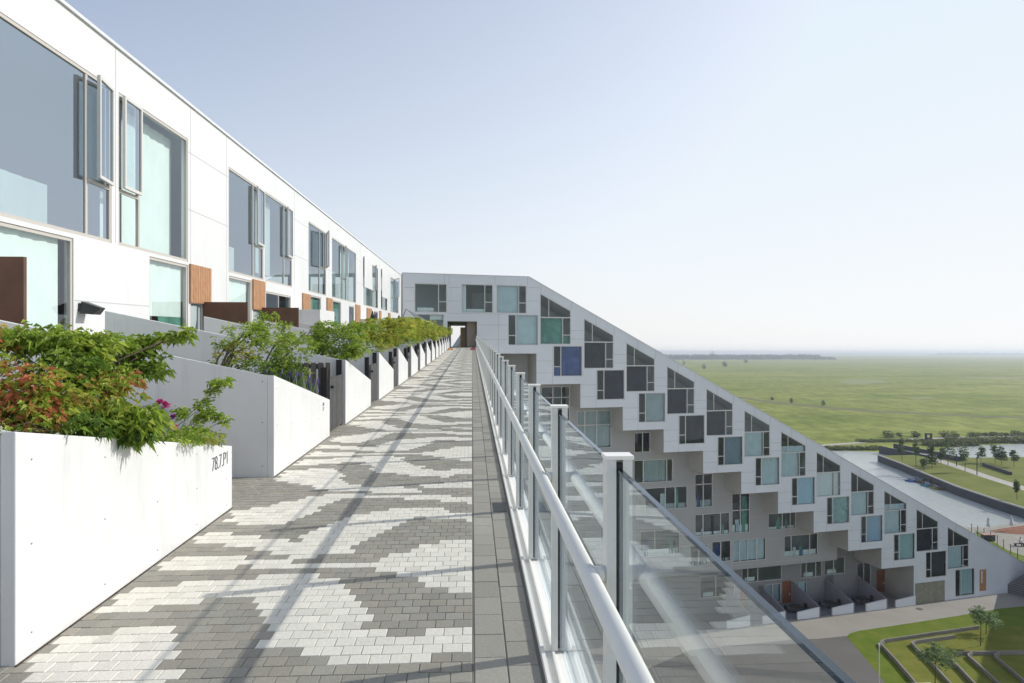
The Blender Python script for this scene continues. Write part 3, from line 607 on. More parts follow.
# ================================================================== PLANTERS
names = ['first', 'second', 'third', 'fourth', 'fifth', 'sixth', 'seventh', 'eighth', 'ninth', 'tenth', 'eleventh', 'twelfth', 'thirteenth', 'fourteenth', 'fifteenth']
NP = 15
for k in range(NP):
    s0 = P0+PER*k; s1 = min(s0+PL_, 69.6); 
    if s1-s0 < 1: break
    lab = {0: 'nearest tall white planter, numbered 78.7.P1, filled with orange-tipped shrubs', 1: 'second white planter from the viewer, with small trees and lavender', 2: 'third white planter from the viewer, just beyond the first dark gate'}.get(k, '%s white planter counted from the viewer along the walkway' % names[k])
    T_ = empty('garden_planter', W(s0, LF, 0), lab, 'planter', 'white wedge planters along the walkway')
    h0, h1 = 1.12, 0.56
    m = MB(); lo = -.02; th = .07; bl = -3.15
    # front panel (sloping top)
    def wedge(la, lb, sa, sb): 
        ha = h0+(h1-h0)*(sa-s0)/(s1-s0); hb = h0+(h1-h0)*(sb-s0)/(s1-s0)
        m.hexa([W(sa, la, lo), W(sb, la, lo), W(sb, lb, lo), W(sa, lb, lo), W(sa, la, ha), W(sb, la, hb), W(sb, lb, hb), W(sa, lb, ha)])
    wedge(LF-th, LF, s0, s1); build('front_panel', m, M_PLANT, T_, bevel=.006)
    m = MB(); wedge(bl, bl+th, s0+.12, s1); build('back_panel', m, M_PLANT, T_)
    m = MB(); m.fbox(W, s1-th, s1-.002, bl+th, LF-th, lo, h1); build('end_panel', m, M_PLANT, T_)
    m = MB(); m.fbox(W, s0-.01, s1, LF, LF+.012, -.005, .003); build('base_joint', m, M_SOIL, T_)
    # side wall rising towards the house
    m = MB(); la = LF-th-.001; lb = -6.2; hh = 1.95
    m.hexa([W(s0, la, lo), W(s0+.12, la, lo), W(s0+.12, lb, lo), W(s0, lb, lo), W(s0, la, h0-.002), W(s0+.12, la, h0-.02), W(s0+.12, lb, hh), W(s0, lb, hh)])
    build('garden_wall', m, M_PLANT, T_, bevel=.004)
    m = MB(); m.hexa([W(s0+.12, bl+th, 0), W(s1-th, bl+th, 0), W(s1-th, LF-th, 0), W(s0+.12, LF-th, 0), W(s0+.12, bl+th, h0-.12), W(s1-th, bl+th, h1-.06), W(s1-th, LF-th, h1-.06), W(s0+.12, LF-th, h0-.12)])
    build('soil', m, M_SOIL, T_)
    if k < 3:   # panel screws
        m = MB()
        for sf in (.04, .27, .5, .73, .95):
            for hf in (.10, .5, .88):
                s = s0+(s1-s0)*sf; h = (h0+(h1-h0)*sf)*hf
                m.fbox(W, s-.004, s+.004, LF, LF+.003, h-.004, h+.004)
        for lf in (-2.3, -2.75, -3.3):
            for h in (.12, .6, 1.05): m.fbox(W, s0-.003, s0, lf-.006, lf+.006, h-.006, h+.006)
        build('screws', m, M_STUD, T_)
    def text(body, s, h, size, parent, width=1.0, thin=-.0035):
        cu = bpy.data.curves.new('number', 'FONT'); cu.body = body; cu.size = size; cu.extrude = .0012; cu.offset = thin
        tmp = bpy.data.objects.new('tmp', cu); me = bpy.data.meshes.new_from_object(tmp); bpy.data.objects.remove(tmp)
        for v in me.vertices: v.co = W(s+v.co.x*width, LF+.0035+v.co.z, h+v.co.y)
        me.materials.append(M_SIGN); o = bpy.data.objects.new('house_number', me); link(o, parent); return o
    if k == 0: ta, tb = sx(211.5, LF), sx(230.8, LF); text('78.7.P1', ta, hy(473.5, ta, LF)+.01, .175, T_, (tb-ta)/.60)
    if k == 1: ta = sx(322.3, LF); text('78', ta, hy(406.5, ta, LF), .075, T_, 1.6, -.001); text('77', ta, hy(411.3, ta, LF), .075, T_, 1.6, -.001)
    # gate in the gap
    if 1 <= k and s1+1.4 < 69:
        ga, gb = s1+.02, s0+PER-.02
        G_ = empty('slatted_gate', W(ga, LF-.12, 0), 'dark slatted gate just beyond the %s planter' % names[k], 'gate', 'dark gates between the planters')
        m = MB(); n = 11
        for j in range(n):
            a = ga+.08+(gb-ga-.16)*j/n; m.fbox(W, a, a+(gb-ga-.16)/n-.035, LF-.045, LF-.015, .05, .88)
        build('slats', m, M_SLAT, G_)
        m = MB(); m.fbox(W, ga+.07, gb-.07, LF-.08, LF-.05, .2, .26); m.fbox(W, ga+.07, gb-.07, LF-.08, LF-.05, .7, .76); build('rails', m, M_SLAT, G_)
        for a, hh in ((ga+.005, .95), (gb-.10, 1.02)):
            m = MB(); m.fbox(W, a, a+.09, LF-.14, LF-.05, 0, hh+.1); build('gate_post', m, M_BLACK, G_)
        m = MB(); m.fbox(W, ga+.12, ga+.18, LF-.013, LF+.03, .72, .76); build('handle', m, M_BLACK, G_)
# taller brown slatted screen behind the lavender
G_ = empty('slatted_screen', W(10.7, -3.1, 0), 'brownish slatted screen standing open behind the lavender', 'screen')
m = MB()
for j in range(9): a = -3.15+j*.11; m.fbox(W, 11.0, 11.03, a, a+.075, .1, 1.12)
build('slats', m, M_SLATB, G_); m = MB(); m.fbox(W, 11.035, 11.07, -3.2, -2.3, 1.02, 1.1); m.fbox(W, 11.035, 11.07, -3.2, -2.3, .25, .33); build('rails', m, M_SLAT, G_)

# ---------------- plants
def px(x, y, l):   # image point -> (world point) at offset l
    s = sx(x, l); return S*s+L*l+Z*(hy(y, s, l)-EYE)
def PX(x, y, s):   # at distance s along the walkway
    k = (x-512)/F; l = s*(k+.05714)/(1-.05714*k); return S*s+L*l+Z*(hy(y, s, l)-EYE)
def soilpt(s, l=-2.65): return W(s, l, 1.0-.19*(s-P0 if s < P0+PER else (s-P0) % PER))
def plant(name, label, cat, base, blobs, per, stem_r=.012, group=None, aspect=.42, droop=.35, nst=6):
    T_ = empty(name, base, label, cat, group)
    crown('foliage', blobs, T_, per, aspect, droop)
    tips = [Vector(b[0]) for b in blobs][:nst] 
    stems('stem', base, tips, stem_r, T_); return T_
B = lambda x, y, s, r, n, pal, ls: (PX(x, y, s), r, n, pal, ls)
plant('flowering_shrub', 'large spreading shrub with green leaves and orange red tips in the nearest planter', 'shrub', soilpt(4.3, -2.75),
 [B(-30, 345, 4.2, (.30, .25, .12), 120, 'autumn', .075), B(25, 342, 4.4, (.30, .25, .10), 150, 'green', .075), B(70, 350, 4.5, (.26, .25, .10), 130, 'green', .075),
  B(95, 345, 4.7, (.30, .25, .09), 120, 'green', .075), B(128, 352, 4.9, (.20, .2, .08), 90, 'green', .07), B(140, 368, 4.9, (.20, .2, .10), 90, 'deep', .07),
  B(15, 385, 4.0, (.28, .2, .14), 150, 'autumn', .07), B(55, 395, 4.1, (.26, .2, .13), 130, 'mix', .07), B(30, 410, 3.9, (.28, .2, .10), 110, 'autumn', .065), B(-40, 395, 3.9, (.28, .2, .17), 150, 'autumn', .07),
  B(60, 370, 4.3, (.30, .2, .10), 110, 'deep', .07), B(100, 375, 4.6, (.28, .2, .10), 120, 'green', .07), B(122, 382, 4.5, (.14, .14, .05), 50, 'autumn', .065),
  B(100, 395, 4.3, (.25, .2, .08), 80, 'mix', .07), B(60, 418, 4.0, (.30, .15, .06), 80, 'deep', .06), B(170, 337, 5.0, (.13, .12, .035), 40, 'green', .07), B(186, 331, 5.0, (.06, .06, .03), 16, 'green', .07),
  B(150, 342, 5.0, (.10, .1, .04), 26, 'green', .07), B(158, 372, 5.0, (.07, .1, .05), 22, 'green', .07)], 5, .012, droop=.5, aspect=.45, nst=19)
plant('glossy_shrub', 'bushy green shrub spilling over the edge of the nearest planter', 'shrub', soilpt(4.9, -2.55),
 [B(125, 415, 4.55, (.24, .2, .10), 140, 'green', .085), B(143, 425, 4.75, (.16, .18, .08), 90, 'green', .085), B(132, 436, 4.6, (.16, .16, .06), 70, 'deep', .085), B(110, 425, 4.5, (.16, .16, .08), 60, 'green', .08), B(92, 428, 4.3, (.16, .14, .06), 60, 'deep', .07)], 6, .01, aspect=.40, droop=.6)
plant('ground_cover_plant', 'low light green plants at the far end of the nearest planter', 'plant', soilpt(5.9, -2.6),
 [B(185, 438, 5.5, (.2, .2, .05), 110, 'green', .05), B(208, 440, 6.0, (.18, .2, .045), 100, 'mix', .045), B(184, 412, 5.7, (.06, .06, .04), 26, 'green', .055), B(197, 430, 5.8, (.12, .12, .05), 50, 'green', .05)], 5, .005)
plant('tall_thin_plant', 'thin upright plant with loose light green leaves against the grey side wall', 'plant', soilpt(6.0, -2.55),
 [B(221, 383, 6.0, (.09, .09, .035), 34, 'green', .06), B(214, 391, 6.0, (.05, .06, .03), 14, 'green', .055), B(206, 404, 6.0, (.07, .07, .05), 26, 'green', .055), B(213, 414, 6.0, (.10, .08, .04), 30, 'green', .055), B(203, 417, 6.0, (.06, .06, .04), 20, 'green', .055), B(225, 420, 6.0, (.03, .03, .03), 8, 'green', .05)], 5, .005)
# creeping sprig hanging over the planter edge
plant('trailing_vine', 'thin trailing vine creeping over the front edge of the nearest planter', 'vine', W(3.9, -2.24, 1.02),
 [(PX(x, y, s), (.02, .02, .012), 5, 'green', .026) for x, y, s in ((40, 436, 3.75), (47, 440, 3.8), (53, 444, 3.87), (60, 448, 3.93), (66, 452, 4.0), (20, 430, 3.6), (30, 432, 3.65), (8, 428, 3.5))], 4, .002, nst=8)
M_PINK = mat('pink_petals', (0.62, 0.06, 0.28), .6, trans=.2); M_PURP = mat('purple_petals', (0.22, 0.03, 0.20), .6)
def flower(x, y, s, r, m, label, n=26):
    c = PX(x, y, s); T_ = empty('flower', soilpt(s, -2.6), label, 'flower')
    mb = MB()
    for i in range(n):
        a = rng.uniform(0, 6.28); e = rng.uniform(-.4, 1.3); d = Vector((math.cos(a)*math.cos(e), math.sin(a)*math.cos(e), math.sin(e))); q = d.cross(Z).normalized()*r*.42; p = c
        mb.add([p, p+d*r*.6+q, p+d*r, p+d*r*.6-q], [(0, 1, 2), (0, 2, 3)])
    build('petals', mb, m, T_); mb = MB(); mb.tube([soilpt(s, -2.6), c.lerp(soilpt(s, -2.6), .4)+L*.01, c], .004, 5); build('stem', mb, mat('green_stem', (.1, .2, .03), .6), T_)
flower(166, 406, 4.9, .040, M_PINK, 'right one of the two pink blooms above the shrub')
flower(160, 403, 4.9, .034, M_PINK, 'left one of the two pink blooms above the shrub')
flower(173, 418, 4.95, .034, M_PURP, 'dark purple bloom below the pair of pink blooms')
flower(174.5, 428, 4.95, .030, M_PINK, 'lowest pink bloom near the edge of the nearest planter')
# second planter
def tree(name, label, cat, base, blobs, per, nst, r=.018, group=None, **k): return plant(name, label, cat, base, blobs, per, r, group, nst=nst, **k)
tree('small_tree', 'airy multi-stemmed small tree with fine green leaves in the second planter', 'tree', soilpt(8.3, -3.0),
 [B(243, 335, 8.6, (.30, .25, .14), 110, 'green', .065), B(262, 338, 8.8, (.28, .25, .16), 110, 'green', .065), B(238, 350, 8.6, (.28, .25, .12), 90, 'mix', .065), B(258, 325, 8.8, (.14, .14, .08), 40, 'green', .06), B(234, 362, 8.6, (.2, .2, .1), 50, 'green', .06), B(250, 362, 8.7, (.22, .2, .12), 70, 'deep', .06), B(268, 316, 9, (.16, .14, .05), 36, 'green', .06), B(228, 344, 8.6, (.14, .14, .06), 34, 'green', .06)], 5, 8)
tree('small_tree', 'dense low green tree beside the lavender in the second planter', 'tree', soilpt(9.3, -2.8),
 [B(288, 352, 9.6, (.34, .3, .18), 140, 'green', .07), B(278, 368, 9.4, (.36, .3, .18), 170, 'deep', .07), B(298, 345, 9.8, (.26, .25, .12), 90, 'green', .07), B(270, 385, 9.2, (.30, .25, .13), 130, 'deep', .065), B(292, 372, 9.6, (.26, .2, .14), 90, 'green', .065), B(285, 325, 9.8, (.12, .12, .06), 30, 'green', .065), B(290, 337, 9.8, (.15, .12, .07), 40, 'green', .065)], 5, 6)
T_ = empty('lavender', soilpt(9.8, -2.5), 'purple flowering lavender clump in the second planter beside the dark gate', 'plant')
n = 420; bs_ = np.array([soilpt(9.2+1.3*a, -2.5+.18*b) for a, b in zip(nr.random(n), nr.normal(0, .6, n))]); hts = nr.uniform(.12, .34, n)*(1.25-.5*np.linspace(0, 0, n))
dd = np.stack([nr.normal(0, .2, n), nr.normal(0, .2, n), np.ones(n)], 1)
leafmesh('foliage', bs_, dd, hts, pick('grey', n), T_, .07, 0.0)
leafmesh('bloom', bs_+dd*hts[:, None]*.75, dd, np.full(n, .085), pick('lav', n), T_, .38, 0.0)
tree('small_tree', 'rounded bright green tree rising from the third planter', 'tree', soilpt(12.8, -3.0),
 [B(345, 335, 13, (.50, .4, .20), 260, 'green', .085), B(330, 330, 13, (.36, .35, .16), 160, 'green', .085), B(352, 350, 12.8, (.38, .35, .16), 200, 'green', .085), B(325, 345, 12.8, (.36, .35, .16), 170, 'green', .085), B(340, 357, 12.6, (.26, .3, .08), 90, 'green', .08), B(310, 336, 12.8, (.26, .3, .13), 100, 'green', .08), B(357, 326, 13.2, (.22, .3, .10), 80, 'green', .08)], 5, 7)
T_ = tree('small_tree', 'open loose green tree with white and pink blossoms in the fourth planter', 'tree', soilpt(17.2, -3.0),
 [B(370, 342, 17.5, (.26, .3, .12), 40, 'green', .085), B(377, 354, 17.5, (.30, .3, .09), 40, 'green', .085), B(371, 328, 17.5, (.20, .3, .10), 40, 'green', .085), B(384, 345, 18, (.3, .3, .14), 80, 'mix', .085), B(366, 352, 17.2, (.2, .3, .06), 40, 'green', .085)], 5, 5)
flower(363.5, 345.5, 17.0, .09, mat('white_petals', (.8, .72, .62), .6), 'cream white bloom hanging from the loose tree in the fourth planter', 40)
for k in range(4, 15):
    s0 = P0+PER*k
    q = []
    for j in range(4 if k < 9 else 3):
        s = s0+.5+rng.uniform(0, 2.4); l = -2.6+rng.uniform(-.35, .25); h = rng.uniform(1.35, 1.9)
        q.append((W(s, l, h), (rng.uniform(.65, .9), .75, rng.uniform(.28, .42)), 230 if k < 9 else 130, rng.choice(['yellow', 'mix', 'yellow', 'green']), .11 if k < 9 else .15))
    tree('small_tree', '%s leafy tree of the row, in the %s white planter' % (names[k-4], names[k]), 'tree', soilpt(s0+1.4, -2.8), q, 5, 4, .02, 'yellow green trees in the far planters')

# terrace things far away
sa = empty('shade_sail', W(60, -4.6, 2), 'dark grey triangular shade sail at the far end of the walkway', 'shade sail')
mb = MB(); a, b, c = PX(406, 309, 62), PX(438, 327, 62), PX(424, 326.5, 59.5); up_ = Z*.03; mb.prism([a, b, c], up_); build('sail', mb, M_SAIL, sa)
mb = MB(); mb.tube([W(62, -6.9, .8), a], .04, 6); mb.tube([PX(424, 348, 59.5), c], .03, 6); build('pole', mb, M_SAIL, sa)
def furled(name, base, h, r, m, label, group=None):
    T_ = empty(name, base, label, 'parasol', group); mb = MB(); mb.tube([base, base+Z*h], .03, 6); build('pole', mb, M_FRAME, T_)
    mb = MB(); mb.tube([base+Z*h*.38, base+Z*h*.5, base+Z*h*.8], r, 8, r*.75, True); mb.tube([base+Z*h*.8, base+Z*h*1.02], r*.75, 8, .02); build('canopy', mb, m, T_, smooth=True)
furled('furled_parasol', W(sx(399, -4.9), -4.9, .8), 1.9, .28, M_LAMP, 'dark furled parasol on the far terrace beside the sail')
furled('furled_parasol', W(sx(372.5, -5.4), -5.4, .8), 1.9, .2, M_LAMP, 'narrow dark furled parasol on the terrace halfway along')
for x, y, s, c, lab in ((450.5, 350.5, 62, (.7, .33, .10), 'small orange toy lying at the far end of the walkway'), (473, 350, 62, (.55, .06, .08), 'small red toy car by the railing at the far end of the walkway')):
    p = PX(x, y, s); T_ = empty('toy', p, lab, 'toy'); k = (x-512)/F; l = s*(k+.05714)/(1-.05714*k)
    mb = MB(); mb.fbox(W, s-.3, s+.3, l-.25, l+.2, .04, .12); mb.fbox(W, s-.15, s+.2, l-.18, l+.14, .12, .19); build('toy_body', mb, mat('toy_%d' % x, c, .4), T_, bevel=.03)
    for ds in (-.2, .2):
        for dl in (-.2, .16): mb = MB(); mb.tube([W(s+ds, l+dl-.04, .07), W(s+ds, l+dl+.04, .07)], .07, 10); build('wheel', mb, M_BLACK, T_)

# ================================================================== GLASS RAILING
RG = empty('glass_railing', W(2.06, .43, 0), 'glass balustrade with aluminium posts and round white handrail along the walkway', 'railing')
PL = .432; SP = 1.395; ps = [2.06+SP*k for k in range(-2, 49)]
hw = .038
for s in ps:
    m = MB(); t0, t1 = s-.03, s+.03; hp = 1.225
    m.fbox(W, t0, t1, PL-hw, PL-.010, .03, hp); m.fbox(W, t0, t1, PL+.010, PL+hw, .03, hp); m.fbox(W, t0+.02, t1-.02, PL-.010, PL+.010, .03, hp)
    p = build('post', m, M_POST, RG)
    m = MB(); m.fbox(W, t0-.004, t1+.004, PL-hw-.004, PL+hw+.004, hp+.001, hp+.012); build('cap', m, M_RAIL, p)
    m = MB(); m.fbox(W, t0+.002, t0+.0195, PL-.0095, PL+.0095, .04, hp-.01); m.fbox(W, t1-.0195, t1-.002, PL-.0095, PL+.0095, .04, hp-.01); build('gasket', m, M_BLACK, p)
    m = MB(); m.tube([W(s, PL-hw, .88), W(s, .362, .88)], .025, 14); build('bracket', m, M_RAIL, p, smooth=True)
for a, b in zip(ps, ps[1:]):
    m = MB(); m.fbox(W, a+.034, b-.034, PL-.005, PL+.005, .06, 1.19); g = build('glass_panel', m, M_RGLASS, RG)
    m = MB(); m.fbox(W, a+.034, b-.034, PL-.0065, PL+.0065, 1.1905, 1.199); build('glass_edge', m, glass('glass_edge_tint', (.30, .36, .42), 1.6), g)
m = MB(); m.tube([W(ps[0]-.6, .345, .88), W(ps[-1]+.3, .345, .88)], .0265, 20); build('handrail', m, M_RAIL, RG, smooth=True)
m = MB()
for a, b in zip(ps, ps[1:]):
    a += .004; b -= .004
    m.fbox(W, a, b, .338, .356, -.02, .034); m.fbox(W, a, b, .3561, .392, -.02, .012); m.fbox(W, a, b, .3921, .404, -.02, .034); m.fbox(W, a, b, .4041, .470, -.02, .020)
    m.fbox(W, a, b, .4701, .478, -.02, .036); m.fbox(W, a, b, .4781, .566, -.02, .014); m.fbox(W, a, b, .5661, .580, -.30, .026)
build('base_profile', m, M_RAIL, RG)

# ================================================================== SLOPING BUILDING
T = 4.95; DR = 2.58
RB = empty('sloping_apartment_building', FO+Z*-31.5, 'large aluminium clad building with a long sloping roof and stepped window boxes', 'building')
def PF(u, z, n): return FO+FU*u+FN*n+Z*z
uL = RF(402.5, 300)[0]; zt = 7.85; RSL = DR/T
roofz = lambda u: zt if u < -.25*T else zt-RSL*(u+.25*T)
u501 = RF(500.5, 353)[0]
zb = lambda i: -.16 if i == -1 else -3.41-DR*i
uE = -.25*T+(zt+31.45)/RSL
out = [(uL, -9.0), (uL, zt), (-.25*T, zt), (uE, -31.45), (uE, -31.5), (9.92*T, -31.5)]
for i in range(9, -2, -1):
    out.append(((i+.92)*T, zb(i))); out.append(((i-.08)*T if i > -1 else u501, zb(i)))
out.append((u501, -9.0))
def rpx(x0, x1, y0, y1, off=0):   # image rectangle -> (u0,u1,z0,z1) on the facade
    ym = (y0+y1)/2; u0, _ = RF(x0, ym, off); u1, _ = RF(x1, ym, off); um = (x0+x1)/2
    return u0, u1, RF(um, y1, off)[1], RF(um, y0, off)[1]
talls = [[(i*T, .80-DR*i), ((i+.70)*T, .80-DR*i), ((i+.70)*T, 6.2-RSL*.70*T-DR*i), (i*T, 6.2-DR*i)] for i in range(12)]
squares = [rc((i+.30)*T, (i+.965)*T, -2.60-DR*i, .66-DR*i) for i in range(0, 11)]
sqm1 = rc(*rpx(508, 538.3, 314.6, 345.3)); 
tops = [rc(*rpx(414.5, 447, 283.5, 312.5)), rc(*rpx(461.5, 493, 284.3, 312.8)), rc(*rpx(496.5, 526.6, 285.2, 313.4))]
lowtop = rc(*rpx(414.5, 444, 314, 332))
pas = rc(*rpx(447.3, 477, 321.3, 348.8)); psu0, psu1 = pas[0][0], pas[1][0]; pz0, pz1 = pas[0][1], pas[2][1]
last = rc((11.25)*T, 11.9*T, -31.2, -27.75); dooR = rc(*rpx(978.8, 986.4, 569, 590.5)); dooR = [(p[0], max(p[1], -31.3)) for p in dooR]
# keep clear of each other
uq = rc(*rpx(979.5, 986.5, 569.5, 591))
holes = talls+squares+[sqm1]+tops+[lowtop, pas, last, [(p[0], max(p[1], -31.4)) for p in uq]]
hs = [h for h in holes if h is not pas]
RWALL = wall_holes('window_boxes', PF, out, holes, .14, M_ALU, RB, 0.0, back=4.6)
RWALL.data.materials.append(mat('shaded_side_tone', (.36, .35, .325), .65, var=.06, vs=.4))  # sides and soffits: aluminium darkened and warmed, shade and bounce put into colour
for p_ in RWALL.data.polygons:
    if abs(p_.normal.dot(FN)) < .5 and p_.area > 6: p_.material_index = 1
# recessed facade
o3 = 3.1
zg0 = RF(741, 569.4, o3)[1]; ug1 = RF(837, 555, o3)[0]
gw = [  # (x0,x1,y0,y1, bars x, transom y, curtain)
 (541, 570, 386.5, 432, [553, 561.5], 397.5, M_SMOKE), (577, 611.5, 410.5, 448.5, [585, 597], 425, M_GREY), (634.3, 650.5, 432.5, 452.5, [642.8], None, M_NAVY),
 (634, 673, 459.5, 482.5, [643.5, 667], None, M_GREY), (645, 687.5, 487, 509.5, [665.5, 675.5], None, M_SMOKE), (695, 712.8, 473.8, 507.5, [703.5], 484.3, M_SMOKE),
 (695, 730, 513.4, 535.5, [703.3, 720.8], None, M_SMOKE), (732, 750, 493.2, 532.8, [740.6], 510.2, M_SMOKE), (712, 731, 541, 562, [721], None, M_SMOKE),
 (733, 766, 539, 561.2, [740, 748, 757], None, M_TEAL), (768.3, 796, 512.5, 529.5, [782.5, 790.5], None, M_SMOKE), (784.2, 818, 534.5, 556.5, [791.5, 810], None, M_SMOKE),
 (690, 708, 545, 566, [699], None, M_SMOKE), (600, 630, 520, 545, [610], None, M_GREY), (640, 680, 530, 556, [655], None, M_SMOKE)]
gh = [rc(*rpx(a, b, c, d, o3)) for a, b, c, d, *_ in gw]
PG = lambda u, z, n: PF(u, z, n-o3)
go = [(u501-2, zg0), (ug1, zg0), (ug1, RF(837, 525, o3)[1]), (RF(837, 525, o3)[0]+.02, zb(5)+1.5), (-.25*T, zt-1.5), (u501-2, zt-1.5)]
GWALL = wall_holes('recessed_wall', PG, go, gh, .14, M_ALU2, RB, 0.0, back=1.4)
mbj = MB()
for x in (620, 652, 691, 731.5, 767, 782, 820): 
    u = RF(x, 520, o3)[0]; mbj.fbox(PG, u-.02, u+.02, zg0, zg0+2.6, 0, .004)
for zz in (zg0+.55, zg0+3.35, zg0+6.2, zg0+9.1):
    hits = sorted([(h[0][0]-.02, h[1][0]+.02) for h in gh if h[0][1] < zz < h[2][1]]); u = u501-2
    for a_, b_ in hits+[(ug1, ug1)]:
        if a_ > u: mbj.fbox(PG, u, a_, zz-.02, zz+.02, 0, .0035)
        u = max(u, b_)
merge_into(GWALL, mbj, M_JOINTW)
# ground floor back wall
o5 = 4.62
hwn = [(742, 782, 565.5, 581.5, [748, 758], M_GREEN), (801, 822, 561.5, 577.5, [806.5, 816], M_GREEN), (824.5, 845, 557.5, 574.5, [834], M_SMOKE), (857, 871, 562.5, 589, [864], M_NAVY), (792.5, 807, 582, 601, [799.5], M_TEAL), (765, 781, 584, 603, [773], M_GREY), (700, 735, 575, 597, [716], M_SMOKE)]
hh_ = [rc(*rpx(a, b, c, d, o5)) for a, b, c, d, *_ in hwn]
hdo = [(782.3, 791.3, 580.8, 606), (824.8, 833.5, 574.8, 602), (876.5, 885.5, 569.5, 598), (740, 748, 586, 612)]
hd = [rc(*rpx(a, b, c, d, o5)) for a, b, c, d in hdo]; hd = [[(p[0], -31.4 if j < 2 else p[1]) for j, p in enumerate(q)] for q in hd]
PH = lambda u, z, n: PF(u, z, n-o5)
ho = [(u501-2, -31.5), (9.95*T, -31.5), (9.95*T, zb(9)+.5), (8.93*T, zb(9)+.5), (8.93*T, zb(8)+.5), (7.93*T, zb(8)+.5), (7.93*T, zb(7)+.5), (6.93*T, zb(7)+.5), (6.93*T, zb(6)+.5), (u501-2, zb(6)+.5)]
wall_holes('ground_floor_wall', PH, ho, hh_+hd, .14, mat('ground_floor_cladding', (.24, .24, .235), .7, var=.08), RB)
# body behind: roof, back, end
mb = MB(); D = 12.5; rb = 6.0    # roof falls away to the back
qs0, qs1 = psu0+.229*D, psu1+.229*D
def quad(pts): n = len(mb.v); mb.v += [tuple(p) for p in pts]; mb.f.append(tuple(range(n, n+len(pts))))
quad([PF(uL, zt, -.05), PF(-.25*T, zt, -.05), PF(-.25*T, zt-.1, -D), PF(uL, zt-.1, -D)])
quad([PF(-.25*T, zt, -.05), PF(uE, -31.45, -.05), PF(uE-6, -31.45, -D), PF(-.25*T, zt-3.3, -D)])
quad([PF(-.25*T, zt, -.05), PF(-.25*T, zt-.1, -D), PF(-.25*T, zt-3.3, -D)])
quad([PF(uL, zt-.1, -D), PF(qs0, zt-.1, -D), PF(qs0, -34, -D), PF(uL, -34, -D)])
quad([PF(qs1, zt-.1, -D), PF(-.25*T, zt-.1, -D), PF(-.25*T, -34, -D), PF(qs1, -34, -D)])
quad([PF(qs0, zt-.1, -D), PF(qs1, zt-.1, -D), PF(qs1, pz1, -D), PF(qs0, pz1, -D)])
quad([PF(qs0, pz0, -D), PF(qs1, pz0, -D), PF(qs1, -34, -D), PF(qs0, -34, -D)])
quad([PF(-.25*T, zt-3.3, -D), PF(uE-6, -31.45, -D), PF(uE-6, -34, -D), PF(-.25*T, -34, -D)])
build('roof', mb, M_ALU, RB)
mb = MB()   # coping
mb.fbox(PF, uL, -.25*T, zt, zt+.07, -.3, .04)
sl_ = lambda u, z, n: PF(u, z+roofz(u), n)
mb.fbox(sl_, -.25*T+.001, uE, .0, .08, -.3, .04); build('roof_coping', mb, mat('coping_metal', (.55, .56, .56), .5), RB)
# interior floors behind the windows (real slabs that catch light)
mb = MB()
for i in range(12):
    z = .66-DR*i+.02; 
    if i < 11: mb.fbox(PF, (i-.05)*T, (i+.93)*T, z, z+.1, -3.0, -.25)
build('floor_slab', mb, M_GREY, RB)
# panel joints
mb = MB(); jw = .018
def jv(u, z0, z1): mb.fbox(PF, u-jw, u+jw, z0, z1, 0, .004)
def jh(u0, u1, z): mb.fbox(PF, u0, u1, z-jw, z+jw, 0, .0035)
for i in range(-1, 12):
    if i >= 0:
        for zz in (2.6, .0): pass
        a, b = (i+.71)*T, (i+.995)*T
        for zz in (3.6-DR*i-1.3, 3.6-DR*i-2.7+.5):
            if zz < roofz(b)-.5 and i < 11: jh(a, b, zz)
        jv((i+.71)*T, 4.4-DR*i+.03, roofz((i+.71)*T)-.05)
        jv((i+.28 if i else .02)*T, 6.1-RSL*.28*T-DR*i+.05 if i else 6.3, roofz((i+.28 if i else .02)*T)-.05)
    if 0 <= i < 10:
        a, b = (i-.08)*T, (i+.29)*T; z1 = .75-DR*i
        jv(b-.03, zb(i), z1-.1); jh(a, b, -1.25-DR*i+.3); jh(a, b, -2.5-DR*i+.3); 
for x in (463.5-19, 449, 495, 527.5): jv(RF(x, 300)[0], tops[0][2][1]+.0 if x < 460 else tops[0][2][1], zt)
for x0, x1 in ((404, 414), (448, 461), (527, 539)):
    for y in (287.5, 301): jh(RF(x0, y)[0], RF(x1, y)[0], RF((x0+x1)/2, y)[1])
for y, x0, x1 in ((325, 478, 507), (339.5, 478, 507), (313.7, 447.5, 507), (287.3, 404, 414)): jh(RF(x0, y)[0], RF(x1, y)[0], RF((x0+x1)/2, y)[1])
jv(RF(498.5, 340)[0], -.1, RF(498.5, 314)[1])
merge_into(RWALL, mb, M_JOINT)

